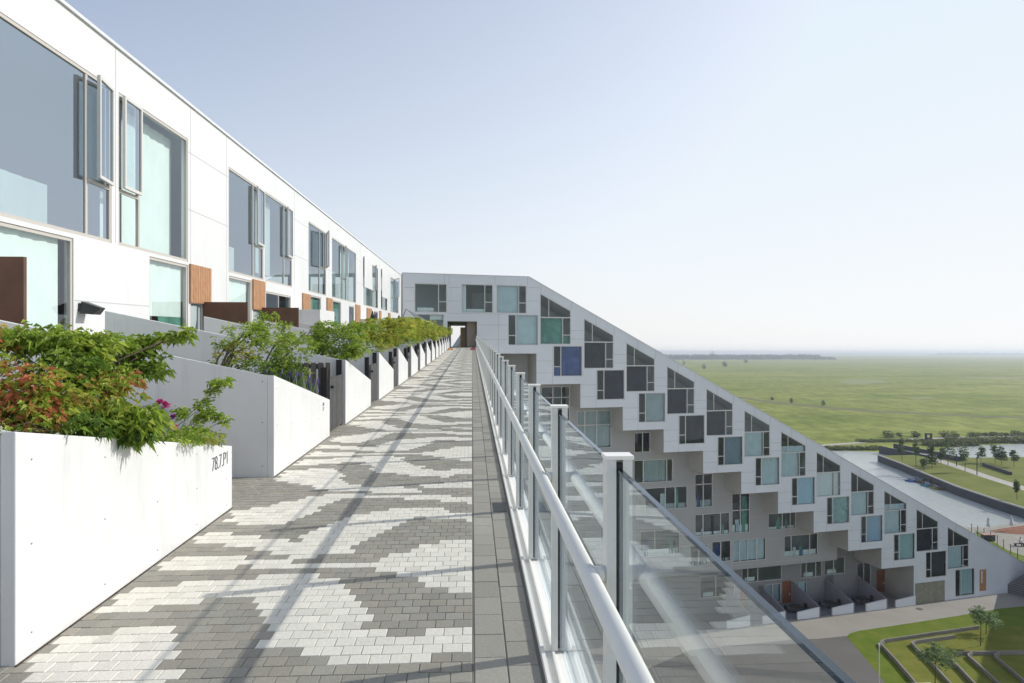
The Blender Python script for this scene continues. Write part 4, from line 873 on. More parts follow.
FT = .075
tm = [M_GREEN, M_SMOKE, M_NAVY, M_NAVY, M_SMOKE, M_TEAL, M_TEAL, M_PALE, M_TEAL, M_TEAL, M_SMOKE, M_TEAL]
tt_ = [M_SMOKE, M_SMOKE, M_NAVY, M_NAVY, M_SMOKE, M_SMOKE, M_TEAL, M_SMOKE, M_SMOKE, M_TEAL, M_SMOKE, M_GREY]
for i, q in enumerate(talls):
    u0, z0 = q[0]; u1 = q[1][0]; ztr = 3.65-DR*i; uc = u0+(.515)*T; zc = 1.95-DR*i+(-.15)
    bars = [(u0+FT, ztr-.06, u1-FT, ztr+.06), (uc-.04, z0+FT, uc+.04, ztr-.06), (uc+.04, zc-.04, u1-FT, zc+.04), (u0+.20*T-.035, ztr+.06, u0+.20*T+.035, 6.2-RSL*.20*T-DR*i-.07)]
    cu = [(u0+.1, uc-.05, z0+.05, ztr-.05, tm[i])]
    if tt_[i] is M_TEAL: cu.append((u0+.1, u1-.1, ztr+.05, 6.2-RSL*.7*T-DR*i, tt_[i]))
    if i in (0, 7): cu.append((uc+.05, u1-.08, z0+.05, zc if i == 0 else ztr, tm[i]))
    window(PF, q, -.05, RB, M_FRAME, M_GLASS, cu, None, bars, fw=FT)
sm = [M_BLUE, M_NAVY, M_GREY, M_SMOKE, mat('slate_curtain', (.20, .26, .31), .9, var=.1), M_TEAL, mat('sky_curtain', (.42, .58, .66), .9, var=.06), mat('sage_curtain', (.30, .45, .42), .9, var=.3, vs=2), mat('steel_curtain', (.34, .47, .58), .9, var=.06), mat('moss_curtain', (.36, .52, .50), .9, var=.06), M_DARK]
def sqwin(q, m):
    u0, z0 = q[0]; u1, z1 = q[2]; uc = u0+(u1-u0)*.26; zc = z0+(z1-z0)*.32
    cu = [(uc+.05, u1-.08, z0+.08, z1-.08, m)]
    if m in (M_BLUE,): cu.append((u0+.08, uc-.05, z0+.08, zc, m))
    window(PF, q, -.05, RB, M_FRAME, M_GLASS, cu, None, [(uc-.045, z0+FT, uc+.045, z1-FT), (u0+FT, zc-.045, uc-.045, zc+.045)], fw=FT)
for i, q in enumerate(squares): sqwin(q, sm[i])
sqwin(sqm1, M_TEAL)
for j, q in enumerate(tops):
    u0, z0 = q[0]; u1, z1 = q[2]; uc = u0+(u1-u0)*.74; zc = z0+(z1-z0)*.38
    cu = [[(u0+.3, u0+(u1-u0)*.6, z0+.1, z0+.5, M_PALE)], [(u0+.1, u0+(u1-u0)*.16, z0+.1, z1-.1, M_PALE), (u0+(u1-u0)*.17, uc, z0+.1, z0+.4, M_PALE)], [(u0+.1, uc-.05, z0+.08, z1-.08, M_TEAL)]][j]
    window(PF, q, -.05, RB, M_FRAME, M_GLASS, cu, None, [(uc-.04, z0+FT, uc+.04, z1-FT), (uc+.04, zc-.04, u1-FT, zc+.04)], fw=FT)
window(PF, lowtop, -.05, RB, M_FRAME, M_GLASS, [(lowtop[0][0]+1.6, lowtop[1][0]-.1, lowtop[2][1]-.55, lowtop[2][1]-.1, M_PALE)], None, [], fw=FT)
q = last; window(PF, q, -.05, RB, M_FRAME, M_GLASS, [(q[0][0]+1.0, q[1][0]-.1, q[0][1]+.1, q[2][1]-.1, sm[9])], None, [(q[0][0]+.95, q[0][1]+FT, q[0][0]+1.03, q[2][1]-FT)], fw=FT)
q = [(p[0], max(p[1], -31.4)) for p in uq]
m = MB(); m.fbox(PF, q[0][0], q[1][0], q[0][1], q[2][1], -.14, -.06); d = build('door', m, M_WOOD, RB); m = MB(); m.fbox(PF, q[0][0]+.38, q[0][0]+.55, q[0][1]+1.0, q[2][1]-.2, -.058, -.05); build('door_glass', m, M_PALE, d)
for (a, b, c, d_, bx, ty, cm), h in zip(gw, gh):
    u0, z0 = h[0]; u1, z1 = h[2]; bars = [(RF(x, (c+d_)/2, o3)[0]-.05, z0+FT, RF(x, (c+d_)/2, o3)[0]+.05, z1-FT) for x in bx]
    if ty: zz = RF((a+b)/2, ty, o3)[1]; bars.append((u0+FT, zz-.05, u1-FT, zz+.05))
    bl = [RF(x, (c+d_)/2, o3)[0] for x in bx]; cu = [(u0+.1, u1-.1, z0+.1, z1-.1, cm)]
    if cm is M_SMOKE: cu = [(u0+.1, u1-.1, z0+.05, z0+(z1-z0)*rng.uniform(.12, .3), rng.choice([M_PALE, M_GREY]))]
    if cm is M_SMOKE:
        for _ in range(3):
            q0 = rng.uniform(u0+.1, u1-.9); q1 = q0+rng.uniform(.3, .8); q2 = z0+(z1-z0)*rng.uniform(.2, .9)
            cu.append((q0, q1, z0+.05, q2, rng.choice([M_SMOKE, M_GREY, M_TEAL, M_GREEN, M_BLUE, M_SMOKE])))
    if cm is M_GREY and len(bl) > 1 and a > 630: cu = [(bl[0]+.05, bl[1]-.05, z0+.1, z1-.1, cm)]
    window(PG, h, -.06, RB, M_FRAME, M_GLASS, cu, None, bars, fw=FT)
for (a, b, c, d_, bx, cm), h in zip(hwn, hh_):
    u0, z0 = h[0]; u1, z1 = h[2]; bars = [(RF(x, (c+d_)/2, o5)[0]-.05, z0+FT, RF(x, (c+d_)/2, o5)[0]+.05, z1-FT) for x in bx]
    cu = [(u0+.1, u1-.1, z0+.1, z1-.1, cm)] if cm in (M_TEAL, M_GREY) else [(u0+.6, u0+2.0, z0+.1, z0+.6, M_PALE)]
    window(PH, h, -.06, RB, M_FRAME, M_GLASS, cu, None, bars, fw=FT)
for h in hd:
    m = MB(); m.fbox(PH, h[0][0], h[1][0], h[0][1], h[2][1], -.13, -.03); d = build('door', m, M_DOOR, RB); m = MB(); m.fbox(PH, h[1][0]-.3, h[1][0]-.2, h[0][1]+1.0, h[0][1]+1.2, -.03, .02); build('handle', m, M_FRAME, d)
# gravel coloured base panel
a = rpx(916, 945, 584, 605); m = MB(); m.fbox(PF, 9.96*T, 10.9*T, -31.48, -28.9, .005, .04); build('base_panel', m, mat('olive_panel', (.24, .23, .17), .9, var=.2, vs=2), RB)
# passage
PS = lambda u, z, n: PF(u-.229*n, z, n)
m = MB(); dp = 12.4
m.fbox(PS, psu0-.2, psu0, pz0-.3, pz1, -dp, -.15); m.fbox(PS, psu1, psu1+.2, pz0-.3, pz1, -dp, -.15); build('passage_wall', m, M_ALU, RB)
m = MB(); m.fbox(PS, psu0-.2, psu1+.2, pz1+.001, pz1+.2, -dp, -.15); build('passage_ceiling', m, mat('passage_green', (.30,.36,.16), .8), RB)
m = MB(); um = psu0+(psu1-psu0)*.62; m.fbox(PS, um-.1, um+.1, pz0, pz1-.001, -1.6, -1.4); m.fbox(PS, psu0, psu0+.1, pz0, pz1-.001, -1.6, -1.4); m.fbox(PS, psu0+.1, um-.1, pz0, pz0+.12, -1.6, -1.4); m.fbox(PS, psu1-.12, psu1-.001, pz0, pz1-.001, -1.6, -1.4); m.fbox(PS, um+.1, psu1-.12, pz0, pz0+.2, -1.6, -1.4)
build('passage_frame', m, M_LAMP, RB)
m = MB(); m.fbox(PS, psu0+(psu1-psu0)*.42, um-.101, pz0, pz1-.5, -3.3, -3.2); build('wood_lining', m, mat('tan_board', (.66, .47, .26), .7), RB)
m = MB(); m.fbox(PS, um+.1, psu1-.12, pz0+.2, pz1-.001, -1.55, -1.5); build('passage_panel', m, mat('taupe_board', (.42, .35, .30), .8), RB)
m = MB(); m.fbox(PS, psu0, psu1, pz0-.3, pz0, -dp-30, -.05); build('passage_floor', m, M_DECK, RB)
# back wall needs an opening for the passage : light well beyond is a sloping white block
m = MB(); m.prism([PS(psu0+(psu1-psu0)*.1, pz0, -dp-6), PS(psu0+(psu1-psu0)*.8, pz0, -dp-6), PS(psu0+(psu1-psu0)*.8, pz0+3.2, -dp-6)], -FN*3)
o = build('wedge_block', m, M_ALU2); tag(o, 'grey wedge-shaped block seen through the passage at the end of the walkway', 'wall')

# front gardens of the ground floor
for j, xw in enumerate((750, 785, 819, 853, 886, 915)):
    u1 = RF(xw, 608)[0]; u0 = u1-3.2
    G_ = empty('garden_enclosure', PF(u1, -31.5, 0), '%s low-walled front garden from the right, foot of the sloping building' % names[5-j], 'garden wall', 'front garden walls of the sloping building')
    if j < 5:
        m = MB(); m.hexa([PF(u1-.18, -31.48, -4.5), PF(u1, -31.48, -4.5), PF(u1, -31.48, .25), PF(u1-.18, -31.48, .25), PF(u1-.18, -28.8, -4.5), PF(u1, -28.8, -4.5), PF(u1, -30.3, .25), PF(u1-.18, -30.3, .25)])
        build('side_wall', m, M_GARD, G_)
    m = MB(); m.hexa([PF(u0, -31.48, .1), PF(u1-.19, -31.48, .1), PF(u1-.19, -31.48, .28), PF(u0, -31.48, .28), PF(u0, -30.6, .1), PF(u1-.19, -30.3, .1), PF(u1-.19, -30.3, .28), PF(u0, -30.6, .28)])
    build('front_wall', m, M_ALU, G_)
    if j < 5:
        m = MB(); m.fbox(PF, u0-1.2, u1-.19, -31.49, -31.44, -4.5, .09); build('garden_floor', m, M_GARD, G_)
    # garden furniture : round table and two chairs
    if j in (2, 3, 4):
        c = PF(u1-1.9, -31.44, -1.8); T_ = empty('garden_table', c, 'dark round garden table in the %s front garden from the right' % names[5-j], 'table', 'tables in the front gardens')
        m = MB(); m.tube([c+Z*.70, c+Z*.74], .75, 20); build('table_top', m, M_LAMP, T_); m = MB(); m.tube([c, c+Z*.7], .05, 8); m.tube([c, c+Z*.03], .3, 12); build('leg', m, M_LAMP, T_)
        for a_, side in ((1.2, 'front'), (-1.2, 'back')):
            cc = c+FU*a_; T_ = empty('garden_chair', cc, 'dark chair %s of the table in the %s front garden from the right' % ('right' if a_ > 0 else 'left', names[5-j]), 'chair', 'chairs in the front gardens')
            m = MB(); Pc = lambda a, b, z: cc+FU*a+FN*b+Z*z
            m.fbox(Pc, -.24, .24, -.24, .24, .42, .46); build('seat', m, M_LAMP, T_)
            m = MB(); sgn = 1 if a_ > 0 else -1; m.fbox(Pc, .2*sgn, .24*sgn, -.24, .24, .462, .95); build('backrest', m, M_LAMP, T_)
            for p_ in (-.2, .2):
                for q_ in (-.2, .2): m = MB(); m.tube([cc+FU*p_+FN*q_, cc+FU*p_+FN*q_+Z*.42], .02, 5); build('leg', m, M_LAMP, T_)

# ================================================================== WING BEYOND THE FRAME (its ribbed foot shows at the right edge)
WG = empty('ribbed_wing', Vector((63.7, 92.6, GZ)), 'dark ribbed sloping foot of the neighbouring wing at the right edge', 'building')
wd = Vector((.63, -.78, 0)).normalized(); wn = Vector((-wd.y, wd.x, 0)); w0 = Vector((64.2, 92.4, GZ))
PW = lambda a, z, n: w0+wd*a-Vector((wd.y, -wd.x, 0))*n*-1+Z*z
m = MB(); back = Vector((.78, .63, 0))
m.prism([w0, w0+wd*34, w0+wd*34+Z*31, w0+wd*30+Z*31], back*13); build('wall', m, mat('charcoal_cladding', (.10, .10, .105), .7, var=.1), WG)
m = MB()
for i in range(34):
    z = .15+i*.3; a0 = z*.97+.05; m.add([], []); p = w0-back*.06
    m.hexa([p+wd*a0+Z*z, p+wd*33+Z*z, p+wd*33+Z*z+back*.055, p+wd*a0+Z*z+back*.055, p+wd*(a0+.1)+Z*(z+.1), p+wd*33+Z*(z+.1), p+wd*33+Z*(z+.1)+back*.055, p+wd*(a0+.1)+Z*(z+.1)+back*.055])
build('ribs', m, mat('rib_grey', (.20, .20, .21), .6), WG)

# ================================================================== COURTYARD
def wallpath(label, pts, name='seating_wall', hgt=.40, wd_=.16):
    mb = MB(); P = [gr(x, y, GZ) for x, y in pts]; n = len(P)
    off = []
    for i in range(n):
        d = (P[min(i+1, n-1)]-P[max(i-1, 0)]).normalized(); off.append(Vector((-d.y, d.x, 0))*wd_/2)
    for a in range(n-1):
        mb.hexa([P[a]-off[a], P[a+1]-off[a+1], P[a+1]+off[a+1], P[a]+off[a], P[a]-off[a]+Z*hgt, P[a+1]-off[a+1]+Z*hgt, P[a+1]+off[a+1]+Z*hgt, P[a]+off[a]+Z*hgt])
    # drop duplicate end caps between segments
    mb.f = [f for i, f in enumerate(mb.f) if not (i % 6 == 5 and i//6 > 0) and not (i % 6 == 3 and i//6 < n-2)]
    o = build(name, mb, mat('weathered_concrete', (.24, .22, .19), .9, var=.15, vs=1)); tag(o, label, 'low wall', 'concrete edging walls on the lawn'); return o
wallpath('longest low concrete wall bending round the left corner of the terraced lawn', [(926, 700), (914, 684), (896, 663), (882, 648), (880.5, 645), (884, 643), (930, 636), (979, 629)])
wallpath('second low concrete wall from the left on the terraced lawn', [(962, 700), (949, 685), (930, 664), (914, 648.5), (911.5, 645.8), (915, 644), (955, 638.5)])
wallpath('third low concrete wall on the terraced lawn, behind the front tree', [(985, 697), (972, 684), (957, 668), (946, 659)])
wallpath('fourth low concrete wall on the terraced lawn, in sun at its bend', [(1012, 697), (996, 684), (980, 669), (969, 659.5), (968, 657.5), (972, 656)])
wallpath('fifth low concrete wall on the terraced lawn, mostly in shadow', [(1045, 702), (1024, 684), (1009, 671), (996, 660), (994.5, 657.5), (999, 656)])
wallpath('straight low concrete wall running right across the terraced lawn', [(956, 655.5), (975, 655), (1024, 654.5), (1070, 654)])
def yard_tree(label, x, yb, yt, wpx, ztop, z0, n, pal, ls, name='young_tree', group=None, dense=1.0, cat='tree', per=4, ncl=6, seed=0, flat=.5, trunk=None):
    b = gr(x, yb, z0); d = b.y; hgt = (yb-yt)*d/F; r = wpx*d/F/2; rr = random.Random(int(x*7+yb)); T_ = empty(name, b, label, cat, group)
    blobs = []
    for i in range(ncl):
        a = rr.uniform(0, 6.28); q = rr.uniform(.15, .75)*r; zz = hgt*(1-flat)+hgt*flat*rr.uniform(.1, .85)
        blobs.append((b+Vector((math.cos(a)*q, math.sin(a)*q, zz)), (r*.42, r*.42, hgt*flat*.26), int(n*dense), pal, ls))
    blobs.append((b+Z*hgt*(1-flat*.15), (r*.25, r*.25, hgt*flat*.15), int(n*.5), pal, ls))
    crown('foliage', blobs, T_, per, .55, .3)
    mb = MB(); tr = trunk or max(.05, hgt*.012); mb.tube([b-Z*.05, b+Z*hgt*.5+Vector((rr.uniform(-.08, .08), 0, 0)), b+Z*hgt*.88], tr, 7, tr*.4)
    build('trunk', mb, M_BARK, T_, smooth=True)
    mb = MB()
    for bl in blobs[:5]: c = Vector(bl[0]); s_ = b+Z*min(hgt*.55, (c-b).z*.8); mb.tube([s_, s_.lerp(c, .5)+Z*.1, c], tr*.5, 5, tr*.15)
    build('branch', mb, M_BARK, T_); return T_
yard_tree('young tree with light leaves standing on the lawn left of the building shadow', 980.5, 646, 606, 34, 0, GZ, 55, 'grey', .22, group='young trees on the courtyard lawn')
yard_tree('smaller young tree at the edge of the building shadow on the lawn', 986, 634, 612, 30, 0, GZ, 30, 'grey', .22, group='young trees on the courtyard lawn')
yard_tree('front young tree among the low walls at the bottom right', 935, 690, 643, 52, 0, GZ, 75, 'grey', .20, group='young trees on the courtyard lawn')
b = gr(879.3, 690, GZ); lp = empty('lamp_post', b, 'thin grey lamp post beside the lawn corner at the bottom', 'lamp post'); d = b.y
m = MB(); m.tube([b, b+Z*4.1], .055, 8, .045); build('pole', m, M_FRAME, lp); m = MB(); m.tube([b+Z*4.1, b+Z*4.35], .085, 10); build('lamp_head', m, M_POST, lp)
mb = MB(); p = gr(919.5, 609, GZ); mb.tube([p+Z*.001, p+Z*.03], .4, 14); o = build('manhole_cover', mb, M_ASPH); tag(o, 'dark round manhole cover in the pale courtyard path', 'manhole cover')
# ================================================================== ISLAND AND SHORE
iz = IZ-.2
its = [(902, 461, 439, 7, 'island', 'thin young tree near the tip of the grassy bank'), (916, 467, 441, 8, 'island', 'slender tree behind the moored boats'), (932, 468, 446, 13, 'dark', 'dark bushy tree right of the slender tree by the boats'),
       (948, 465, 439, 17, 'island', 'broad leafy tree at the start of the bank path'), (965, 472, 446, 12, 'island', 'round green tree left of the bank path, before the pond'), (981, 463, 447, 11, 'island', 'small sparse tree in front of the pond water'),
       (995, 463, 444.5, 10, 'island', 'bare-branched tree beside the dark fir'), (1001.5, 465, 446, 13, 'dark', 'dark conical fir on the grassy bank'), (1014, 467, 450, 8, 'island', 'small tree at the right edge before the pond'),
       (1017, 500, 481, 7, 'island', 'lone thin tree on the bank at the right edge above the quay'), (924, 471, 459, 6, 'island', 'tiny shrub-like tree just above the moored boats'), (941, 463, 448, 8, 'dark', 'narrow tree between the dark tree and the broad tree')]
for x, yb, yt, wp, pal, lab in its:
    yard_tree(lab, x, yb, yt, wp, 0, iz, 60 if pal == 'dark' else 34, pal, .42, group='young trees on the grassy bank', flat=.72 if pal == 'dark' else .6)
for x, yb, yt, lab in ((977, 475, 458.5, 'grey lamp post beside the bank path'), (956.5, 466, 455, 'short grey post near the start of the bank path')):
    b = gr(x, yb, iz); hgt = (yb-yt)*b.y/F; T_ = empty('lamp_post', b, lab, 'lamp post'); m = MB(); m.tube([b, b+Z*hgt], .12, 6); build('pole', m, M_STONE, T_); m = MB(); m.tube([b+Z*hgt, b+Z*(hgt+.3)], .2, 8); build('lamp_head', m, M_STONE, T_)
def lowwall(label, a, b, z, h, w_, m_=M_STONE, name='low_wall', cat='wall'):
    d = (b-a).normalized(); q = Vector((-d.y, d.x, 0))*w_/2; mb = MB(); mb.hexa([a-q, b-q, b+q, a+q, a-q+Z*h, b-q+Z*h, b+q+Z*h, a+q+Z*h]); o = build(name, mb, m_); tag(o, label, cat); return o
lowwall('long dark low wall on the grassy bank right of the path', gr(983, 465.5, iz), gr(1011, 475, iz), iz, .8, .6)
# footbridge
FB = empty('footbridge', gr(905, 452, IZ), 'dark-walled footbridge joining the far shore to the grassy bank', 'bridge')
a0, a1 = gr(880, 448.5, IZ-.6), gr(929, 456.5, IZ); d = (a1-a0).normalized(); q = Vector((-d.y, d.x, 0))
m = MB(); m.hexa([a0-Z*.4, a1-Z*.4, a1+q*5-Z*.4, a0+q*5-Z*.4, a0, a1, a1+q*5, a0+q*5]); build('deck', m, M_PATH, FB)
m = MB(); m.hexa([a0-q*.4-Z*2.0, a1-q*.4-Z*1.4, a1-q*.02-Z*1.4, a0-q*.02-Z*2.0, a0-q*.4+Z*.9, a1-q*.4+Z*.3, a1-q*.02+Z*.3, a0-q*.02+Z*.9]); build('parapet', m, M_STONE, FB)
m = MB(); m.hexa([a0+q*5.02-Z*1.0, a1+q*5.02-Z*.5, a1+q*5.4-Z*.5, a0+q*5.4-Z*1.0, a0+q*5.02+Z*1.6, a1+q*5.02+Z*.9, a1+q*5.4+Z*.9, a0+q*5.4+Z*1.6]); build('parapet', m, M_STONE, FB)
lowwall('dark low wall between the footbridge and the pond', gr(938, 457.2, iz), gr(963, 461.5, iz), iz, 1.3, .8)
# far shore gate frame
b = gr(928.5, 441.5, MZ); T_ = empty('timber_frame', b, 'dark upright timber frame on the far shore beyond the footbridge', 'frame')
for dx in (-1.0, 1.0): m = MB(); m.fbox(lambda a, c, z: b+Vector((a, c, z)), dx-.3, dx+.3, -.3, .3, 0, 3.2); build('post', m, M_STONE, T_)
for z in (1.0, 2.6): m = MB(); m.fbox(lambda a, c, z_: b+Vector((a, c, z_)), -.69, .69, -.25, .25, z, z+.5); build('beam', m, M_STONE, T_)
# shrubs on shore
def mass(name, x0, x1, yb, hgt, n, pal, ls, dep=8):
    bl = []
    for i in range(n):
        x = x0+(x1-x0)*(i+nr.random())/n; b = gr(x, yb+nr.uniform(-.5, .5), MZ); hh = hgt*nr.uniform(.5, 1.15); bl.append((b+Z*hh*.45, (max(2.0, (x1-x0)*b.y/F/n*.9), dep*.5, hh*.5), 26, pal, ls))
    p, d, s_, c = rosettes(bl, 4); o = leafmesh(name, p, d, s_, c, None, .7, .2); o['kind'] = 'stuff'; return o
mass('shore_reeds', 948, 1060, 442.3, 2.6, 80, 'reed', .7, 9); mass('shore_scrub', 926, 975, 445.5, 2.2, 34, 'reed', .7, 6); mass('shore_reeds', 822, 882, 449.5, 1.2, 50, 'reed', .6, 5); mass('shore_reeds', 860, 935, 441.5, .9, 44, 'reed', .6, 5)
mass('shore_scrub', 970, 1060, 435.5, 1.2, 36, 'reed', .7, 5)
bushes = [(888, 437.5, 6.5, 10), (899, 437, 5.0, 5), (915, 436.8, 5.5, 9), (944, 437, 6.5, 9), (954, 437.5, 6, 8), (973, 437, 5, 7), (993, 436, 4, 6), (1015, 435.5, 5, 8), (823, 405.5, 6, 4), (703.5, 369.2, 6, 4), (724.5, 367.0, 6.5, 5), (745.5, 363.2, 4.5, 4), (712, 359.6, 8, 5), (683.5, 365, 5, 3), (791, 402.8, 5, 3), (772, 400, 3, 3), ]
bl_ = ['leftmost round bush on the far shore above the footbridge', 'small bush between two wide ones on the far shore', 'wide bush left of the dark timber frame', 'bush just right of the dark timber frame', 'second bush right of the dark timber frame', 'third bush right of the dark timber frame', 'fourth bush right of the dark timber frame', 'bush at the right end of the far shore']
for i, (x, yb, hp, wp) in enumerate(bushes):
    b = gr(x, yb, MZ); hgt = hp*b.y/F; r = wp*b.y/F/2
    lab = bl_[i] if i < 8 else 'small dark bush standing alone out on the green meadow'
    T_ = empty('bush', b, lab, 'bush', 'bushes on the far shore' if i < 8 else 'lone bushes on the meadow'); crown('foliage', [(b+Z*hgt*.5, (r, r, hgt*.5), 70, 'dark' if i > 7 else 'island', max(.5, r*.35)), (b+Vector((r*.6, 0, hgt*.35)), (r*.6, r*.6, hgt*.35), 30, 'dark' if i > 7 else 'island', max(.5, r*.35))], T_, 4, .7, .2)
    mb = MB(); mb.tube([b, b+Z*hgt*.5], .12, 5); build('trunk', mb, M_BARK, T_)
# jetty and boats
ja, jb = gr(927, 481.0, WZ), gr(956, 490.5, WZ); d = (jb-ja).normalized(); q = Vector((-d.y, d.x, 0)); q = q if q.y > 0 else -q
JT = empty('jetty', ja, 'brown wooden jetty along the foot of the quay wall', 'jetty')
m = MB(); n_ = 26
for i in range(n_): a = ja.lerp(jb, i/n_); c = ja.lerp(jb, (i+.9)/n_); m.hexa([a+Z*.35, c+Z*.35, c+q*4+Z*.35, a+q*4+Z*.35, a+Z*.5, c+Z*.5, c+q*4+Z*.5, a+q*4+Z*.5])
build('deck', m, mat('jetty_wood', (.13, .085, .045), .9, var=.3, vs=2), JT); m = MB(); m.tube([ja+Z*-.3, ja+Z*.35], .15, 6); m.tube([jb+Z*-.3, jb+Z*.35], .15, 6); build('pile', m, M_BARK, JT)
for k_, (xx, yy) in enumerate(((931.5, 481.5), (943.5, 485.5))):
    c = gr(xx, yy, WZ+.5); T_ = empty('storage_box', c, ['dark rounded box on the jetty nearest the boats', 'dark rounded box farther along the jetty'][k_], 'box'); m = MB(); m.fbox(lambda a, b_, z: c+d*a+q*b_+Z*z, -1.6, 1.6, -.2, 1.4, 0, .8); build('box_body', m, M_STONE, T_, bevel=.2); m = MB(); m.fbox(lambda a, b_, z: c+d*a+q*b_+Z*z, -1.7, 1.7, -.3, 1.5, .805, .92); build('lid', m, M_BARK, T_, bevel=.05)
M_BB = mat('blue_hull', (.03, .13, .42), .35); M_BT = mat('teal_hull', (.03, .30, .36), .35); M_YEL = mat('yellow_hull', (.35, .33, .05), .4); M_SEAT = mat('grey_seat', (.25, .27, .32), .5)
def boat(x, y, ang, hm, label, k=1.0):
    c = gr(x, y, WZ); T_ = empty('pedal_boat', c, label, 'boat', 'pedal boats moored at the jetty'); ca, sa_ = math.cos(ang), math.sin(ang)
    Pb = lambda a, b_, z: c+Vector((ca*a-sa_*b_, sa_*a+ca*b_, z))*k
    m = MB()
    for sd_ in (-.62, .62):
        st = [(-1.7, .16, .35), (-1.2, .26, .30), (0, .28, .28), (1.1, .24, .30), (1.75, .04, .50)]; i0 = len(m.v)
        for (a, w_, hh) in st: m.v += [tuple(Pb(a, sd_-w_*.6, -.12)), tuple(Pb(a, sd_+w_*.6, -.12)), tuple(Pb(a, sd_+w_, hh)), tuple(Pb(a, sd_-w_, hh))]
        for i in range(4):
            for j in range(4): m.f.append((i0+i*4+j, i0+i*4+(j+1) % 4, i0+(i+1)*4+(j+1) % 4, i0+(i+1)*4+j))
        m.f += [(i0, i0+1, i0+2, i0+3), (i0+16, i0+17, i0+18, i0+19)]
    m.fbox(Pb, -1.3, 1.0, -.5, .5, .18, .30); build('hull', m, hm, T_)
    for b_ in (-.35, .35):
        m = MB(); m.fbox(Pb, -.7, -.2, b_-.26, b_+.26, .301, .50); m.fbox(Pb, -.92, -.702, b_-.26, b_+.26, .301, .8); build('seat', m, M_SEAT, T_, bevel=.04)
boat(913.5, 481.2, .4, M_BB, 'leftmost of the three blue pedal boats', 1.25); boat(918.5, 480.0, .4, M_BB, 'middle one of the three blue pedal boats, nearest the quay', 1.25); boat(923, 481.8, .4, M_BB, 'blue pedal boat closest to the teal one', 1.25)
boat(931, 486.2, .1, M_BT, 'teal pedal boat moored between the blue ones and the yellow one', 1.3); boat(939.5, 488.8, 0, M_YEL, 'yellow green pedal boat at the near edge of the jetty', 1.2)
# canal terrace items
for x, yb, yt, lab in ((988.3, 532, 517, 'left one of two furled pale parasols on the canal terrace'), (1011.4, 531, 515.5, 'right one of two furled pale parasols on the canal terrace')):
    b = gr(x, yb, TZ); furled('furled_parasol', b, (yb-yt)*b.y/F, .30, M_PAR, lab, 'furled parasols on the canal terrace')
fx = [(971.6, 532.5), (977.7, 535.0), (984, 537.5), (990.5, 541), (997.3, 545), (1003.5, 549), (1010.6, 554), (1017.6, 558.5), (1026, 563)]
FN_ = empty('wire_fence', gr(971.6, 532, TZ), 'thin wire fence with dark posts following the roof edge to the right', 'fence')
pp = []
for x, y in fx: b = gr(x, y, TZ); pp.append(b); m = MB(); m.tube([b, b+Z*1.55], .055, 6); build('post', m, M_STONE, FN_)
m = MB()
for a, b in zip(pp, pp[1:]):
    for z in (.5, 1.0, 1.5): m.tube([a+Z*z, b+Z*z], .012, 4)
build('wires', m, M_FRAME, FN_)
c = gr(988, 540.5, TZ); T_ = empty('terrace_counter', c, 'dark box-shaped counter with pale top beside the furled parasol', 'counter'); Pc = lambda a, b_, z: c+Vector((a, b_, z))
m = MB(); m.fbox(Pc, -.9, .9, -.5, .5, 0, 1.0); build('counter_body', m, M_LAMP, T_, bevel=.05); m = MB(); m.fbox(Pc, -1, 1, -.6, .6, 1.002, 1.08); build('counter_top', m, mat('salmon_top', (.45, .24, .18), .7), T_)
c = gr(972, 530.5, WZ+.1)
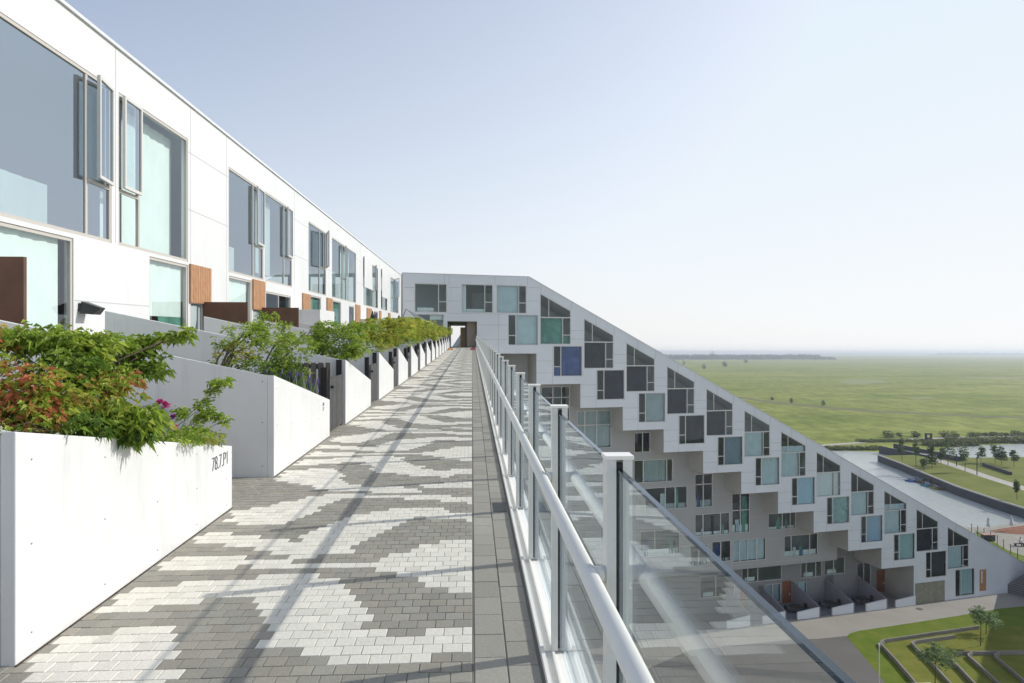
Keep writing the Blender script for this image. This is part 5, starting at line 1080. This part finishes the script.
# seated person at the right edge of the terrace
def person(c, k=1.0):
    T_ = empty('person', c, 'person in white shirt and dark trousers sitting at the right edge of the terrace', 'person')
    V = [(0, 0, .55), (0, .02, .80), (0, .03, 1.02), (0, .03, 1.12), (0, .01, 1.24), (0, 0, 1.33),
         (-.19, .03, 1.03), (-.27, -.03, .80), (-.20, -.24, .70), (.19, .03, 1.03), (.27, -.03, .80), (.20, -.24, .70),
         (-.11, -.04, .52), (-.14, -.42, .52), (-.14, -.46, .08), (-.14, -.60, .04), (.11, -.04, .52), (.14, -.42, .52), (.14, -.46, .08), (.14, -.60, .04)]
    E_ = [(0, 1), (1, 2), (2, 3), (3, 4), (4, 5), (2, 6), (6, 7), (7, 8), (2, 9), (9, 10), (10, 11), (0, 12), (12, 13), (13, 14), (14, 15), (0, 16), (16, 17), (17, 18), (18, 19)]
    rad = [.15, .14, .15, .055, .10, .09, .065, .05, .035, .065, .05, .035, .10, .075, .05, .045, .10, .075, .05, .045]
    me = bpy.data.meshes.new('body'); me.from_pydata([tuple(c+Vector(v)*k) for v in V], E_, []); o = bpy.data.objects.new('body', me); link(o, T_)
    me.materials.append(mat('skin_tone', (.45, .26, .18), .6)); md = o.modifiers.new('skin', 'SKIN')
    for i, r in enumerate(rad): me.skin_vertices[0].data[i].radius = (r*k, r*k)
    me.skin_vertices[0].data[0].use_root = True; s_ = o.modifiers.new('sub', 'SUBSURF'); s_.levels = 1; s_.render_levels = 2
    m = MB(); m.tube([c+Vector((0, 0, .52))*k, c+Vector((0, .02, .8))*k, c+Vector((0, .03, 1.08))*k], .185*k, 10, .17*k); m.tube([c+Vector((-.17, .03, 1.06))*k, c+Vector((-.28, -.03, .8))*k], .075*k, 8); m.tube([c+Vector((.17, .03, 1.06))*k, c+Vector((.28, -.03, .8))*k], .075*k, 8); build('shirt', m, mat('white_shirt', (.8, .8, .8), .8), T_, smooth=True)
    m = MB()
    for sg in (-1, 1): m.tube([c+Vector((sg*.1, .02, .5))*k, c+Vector((sg*.14, -.44, .52))*k, c+Vector((sg*.14, -.47, .1))*k], .105*k, 8, .07*k)
    build('trousers', m, M_NAVY, T_, smooth=True); m = MB(); m.tube([c+Vector((0, .03, 1.27))*k, c+Vector((0, .02, 1.40))*k], .105*k, 10, .06*k); build('hair', m, M_BARK, T_, smooth=True)
c = gr(1020.5, 546, TZ); person(c)
T_ = empty('bench', c, 'low dark bench under the seated person', 'bench'); Pc = lambda a, b_, z: c+Vector((a, b_, z)); m = MB(); m.fbox(Pc, -.9, .9, -.15, .35, .34, .42); build('seat', m, M_LAMP, T_)
for a_ in (-.75, .75): m = MB(); m.fbox(Pc, a_-.05, a_+.05, -.1, .3, 0, .34); build('leg', m, M_LAMP, T_)
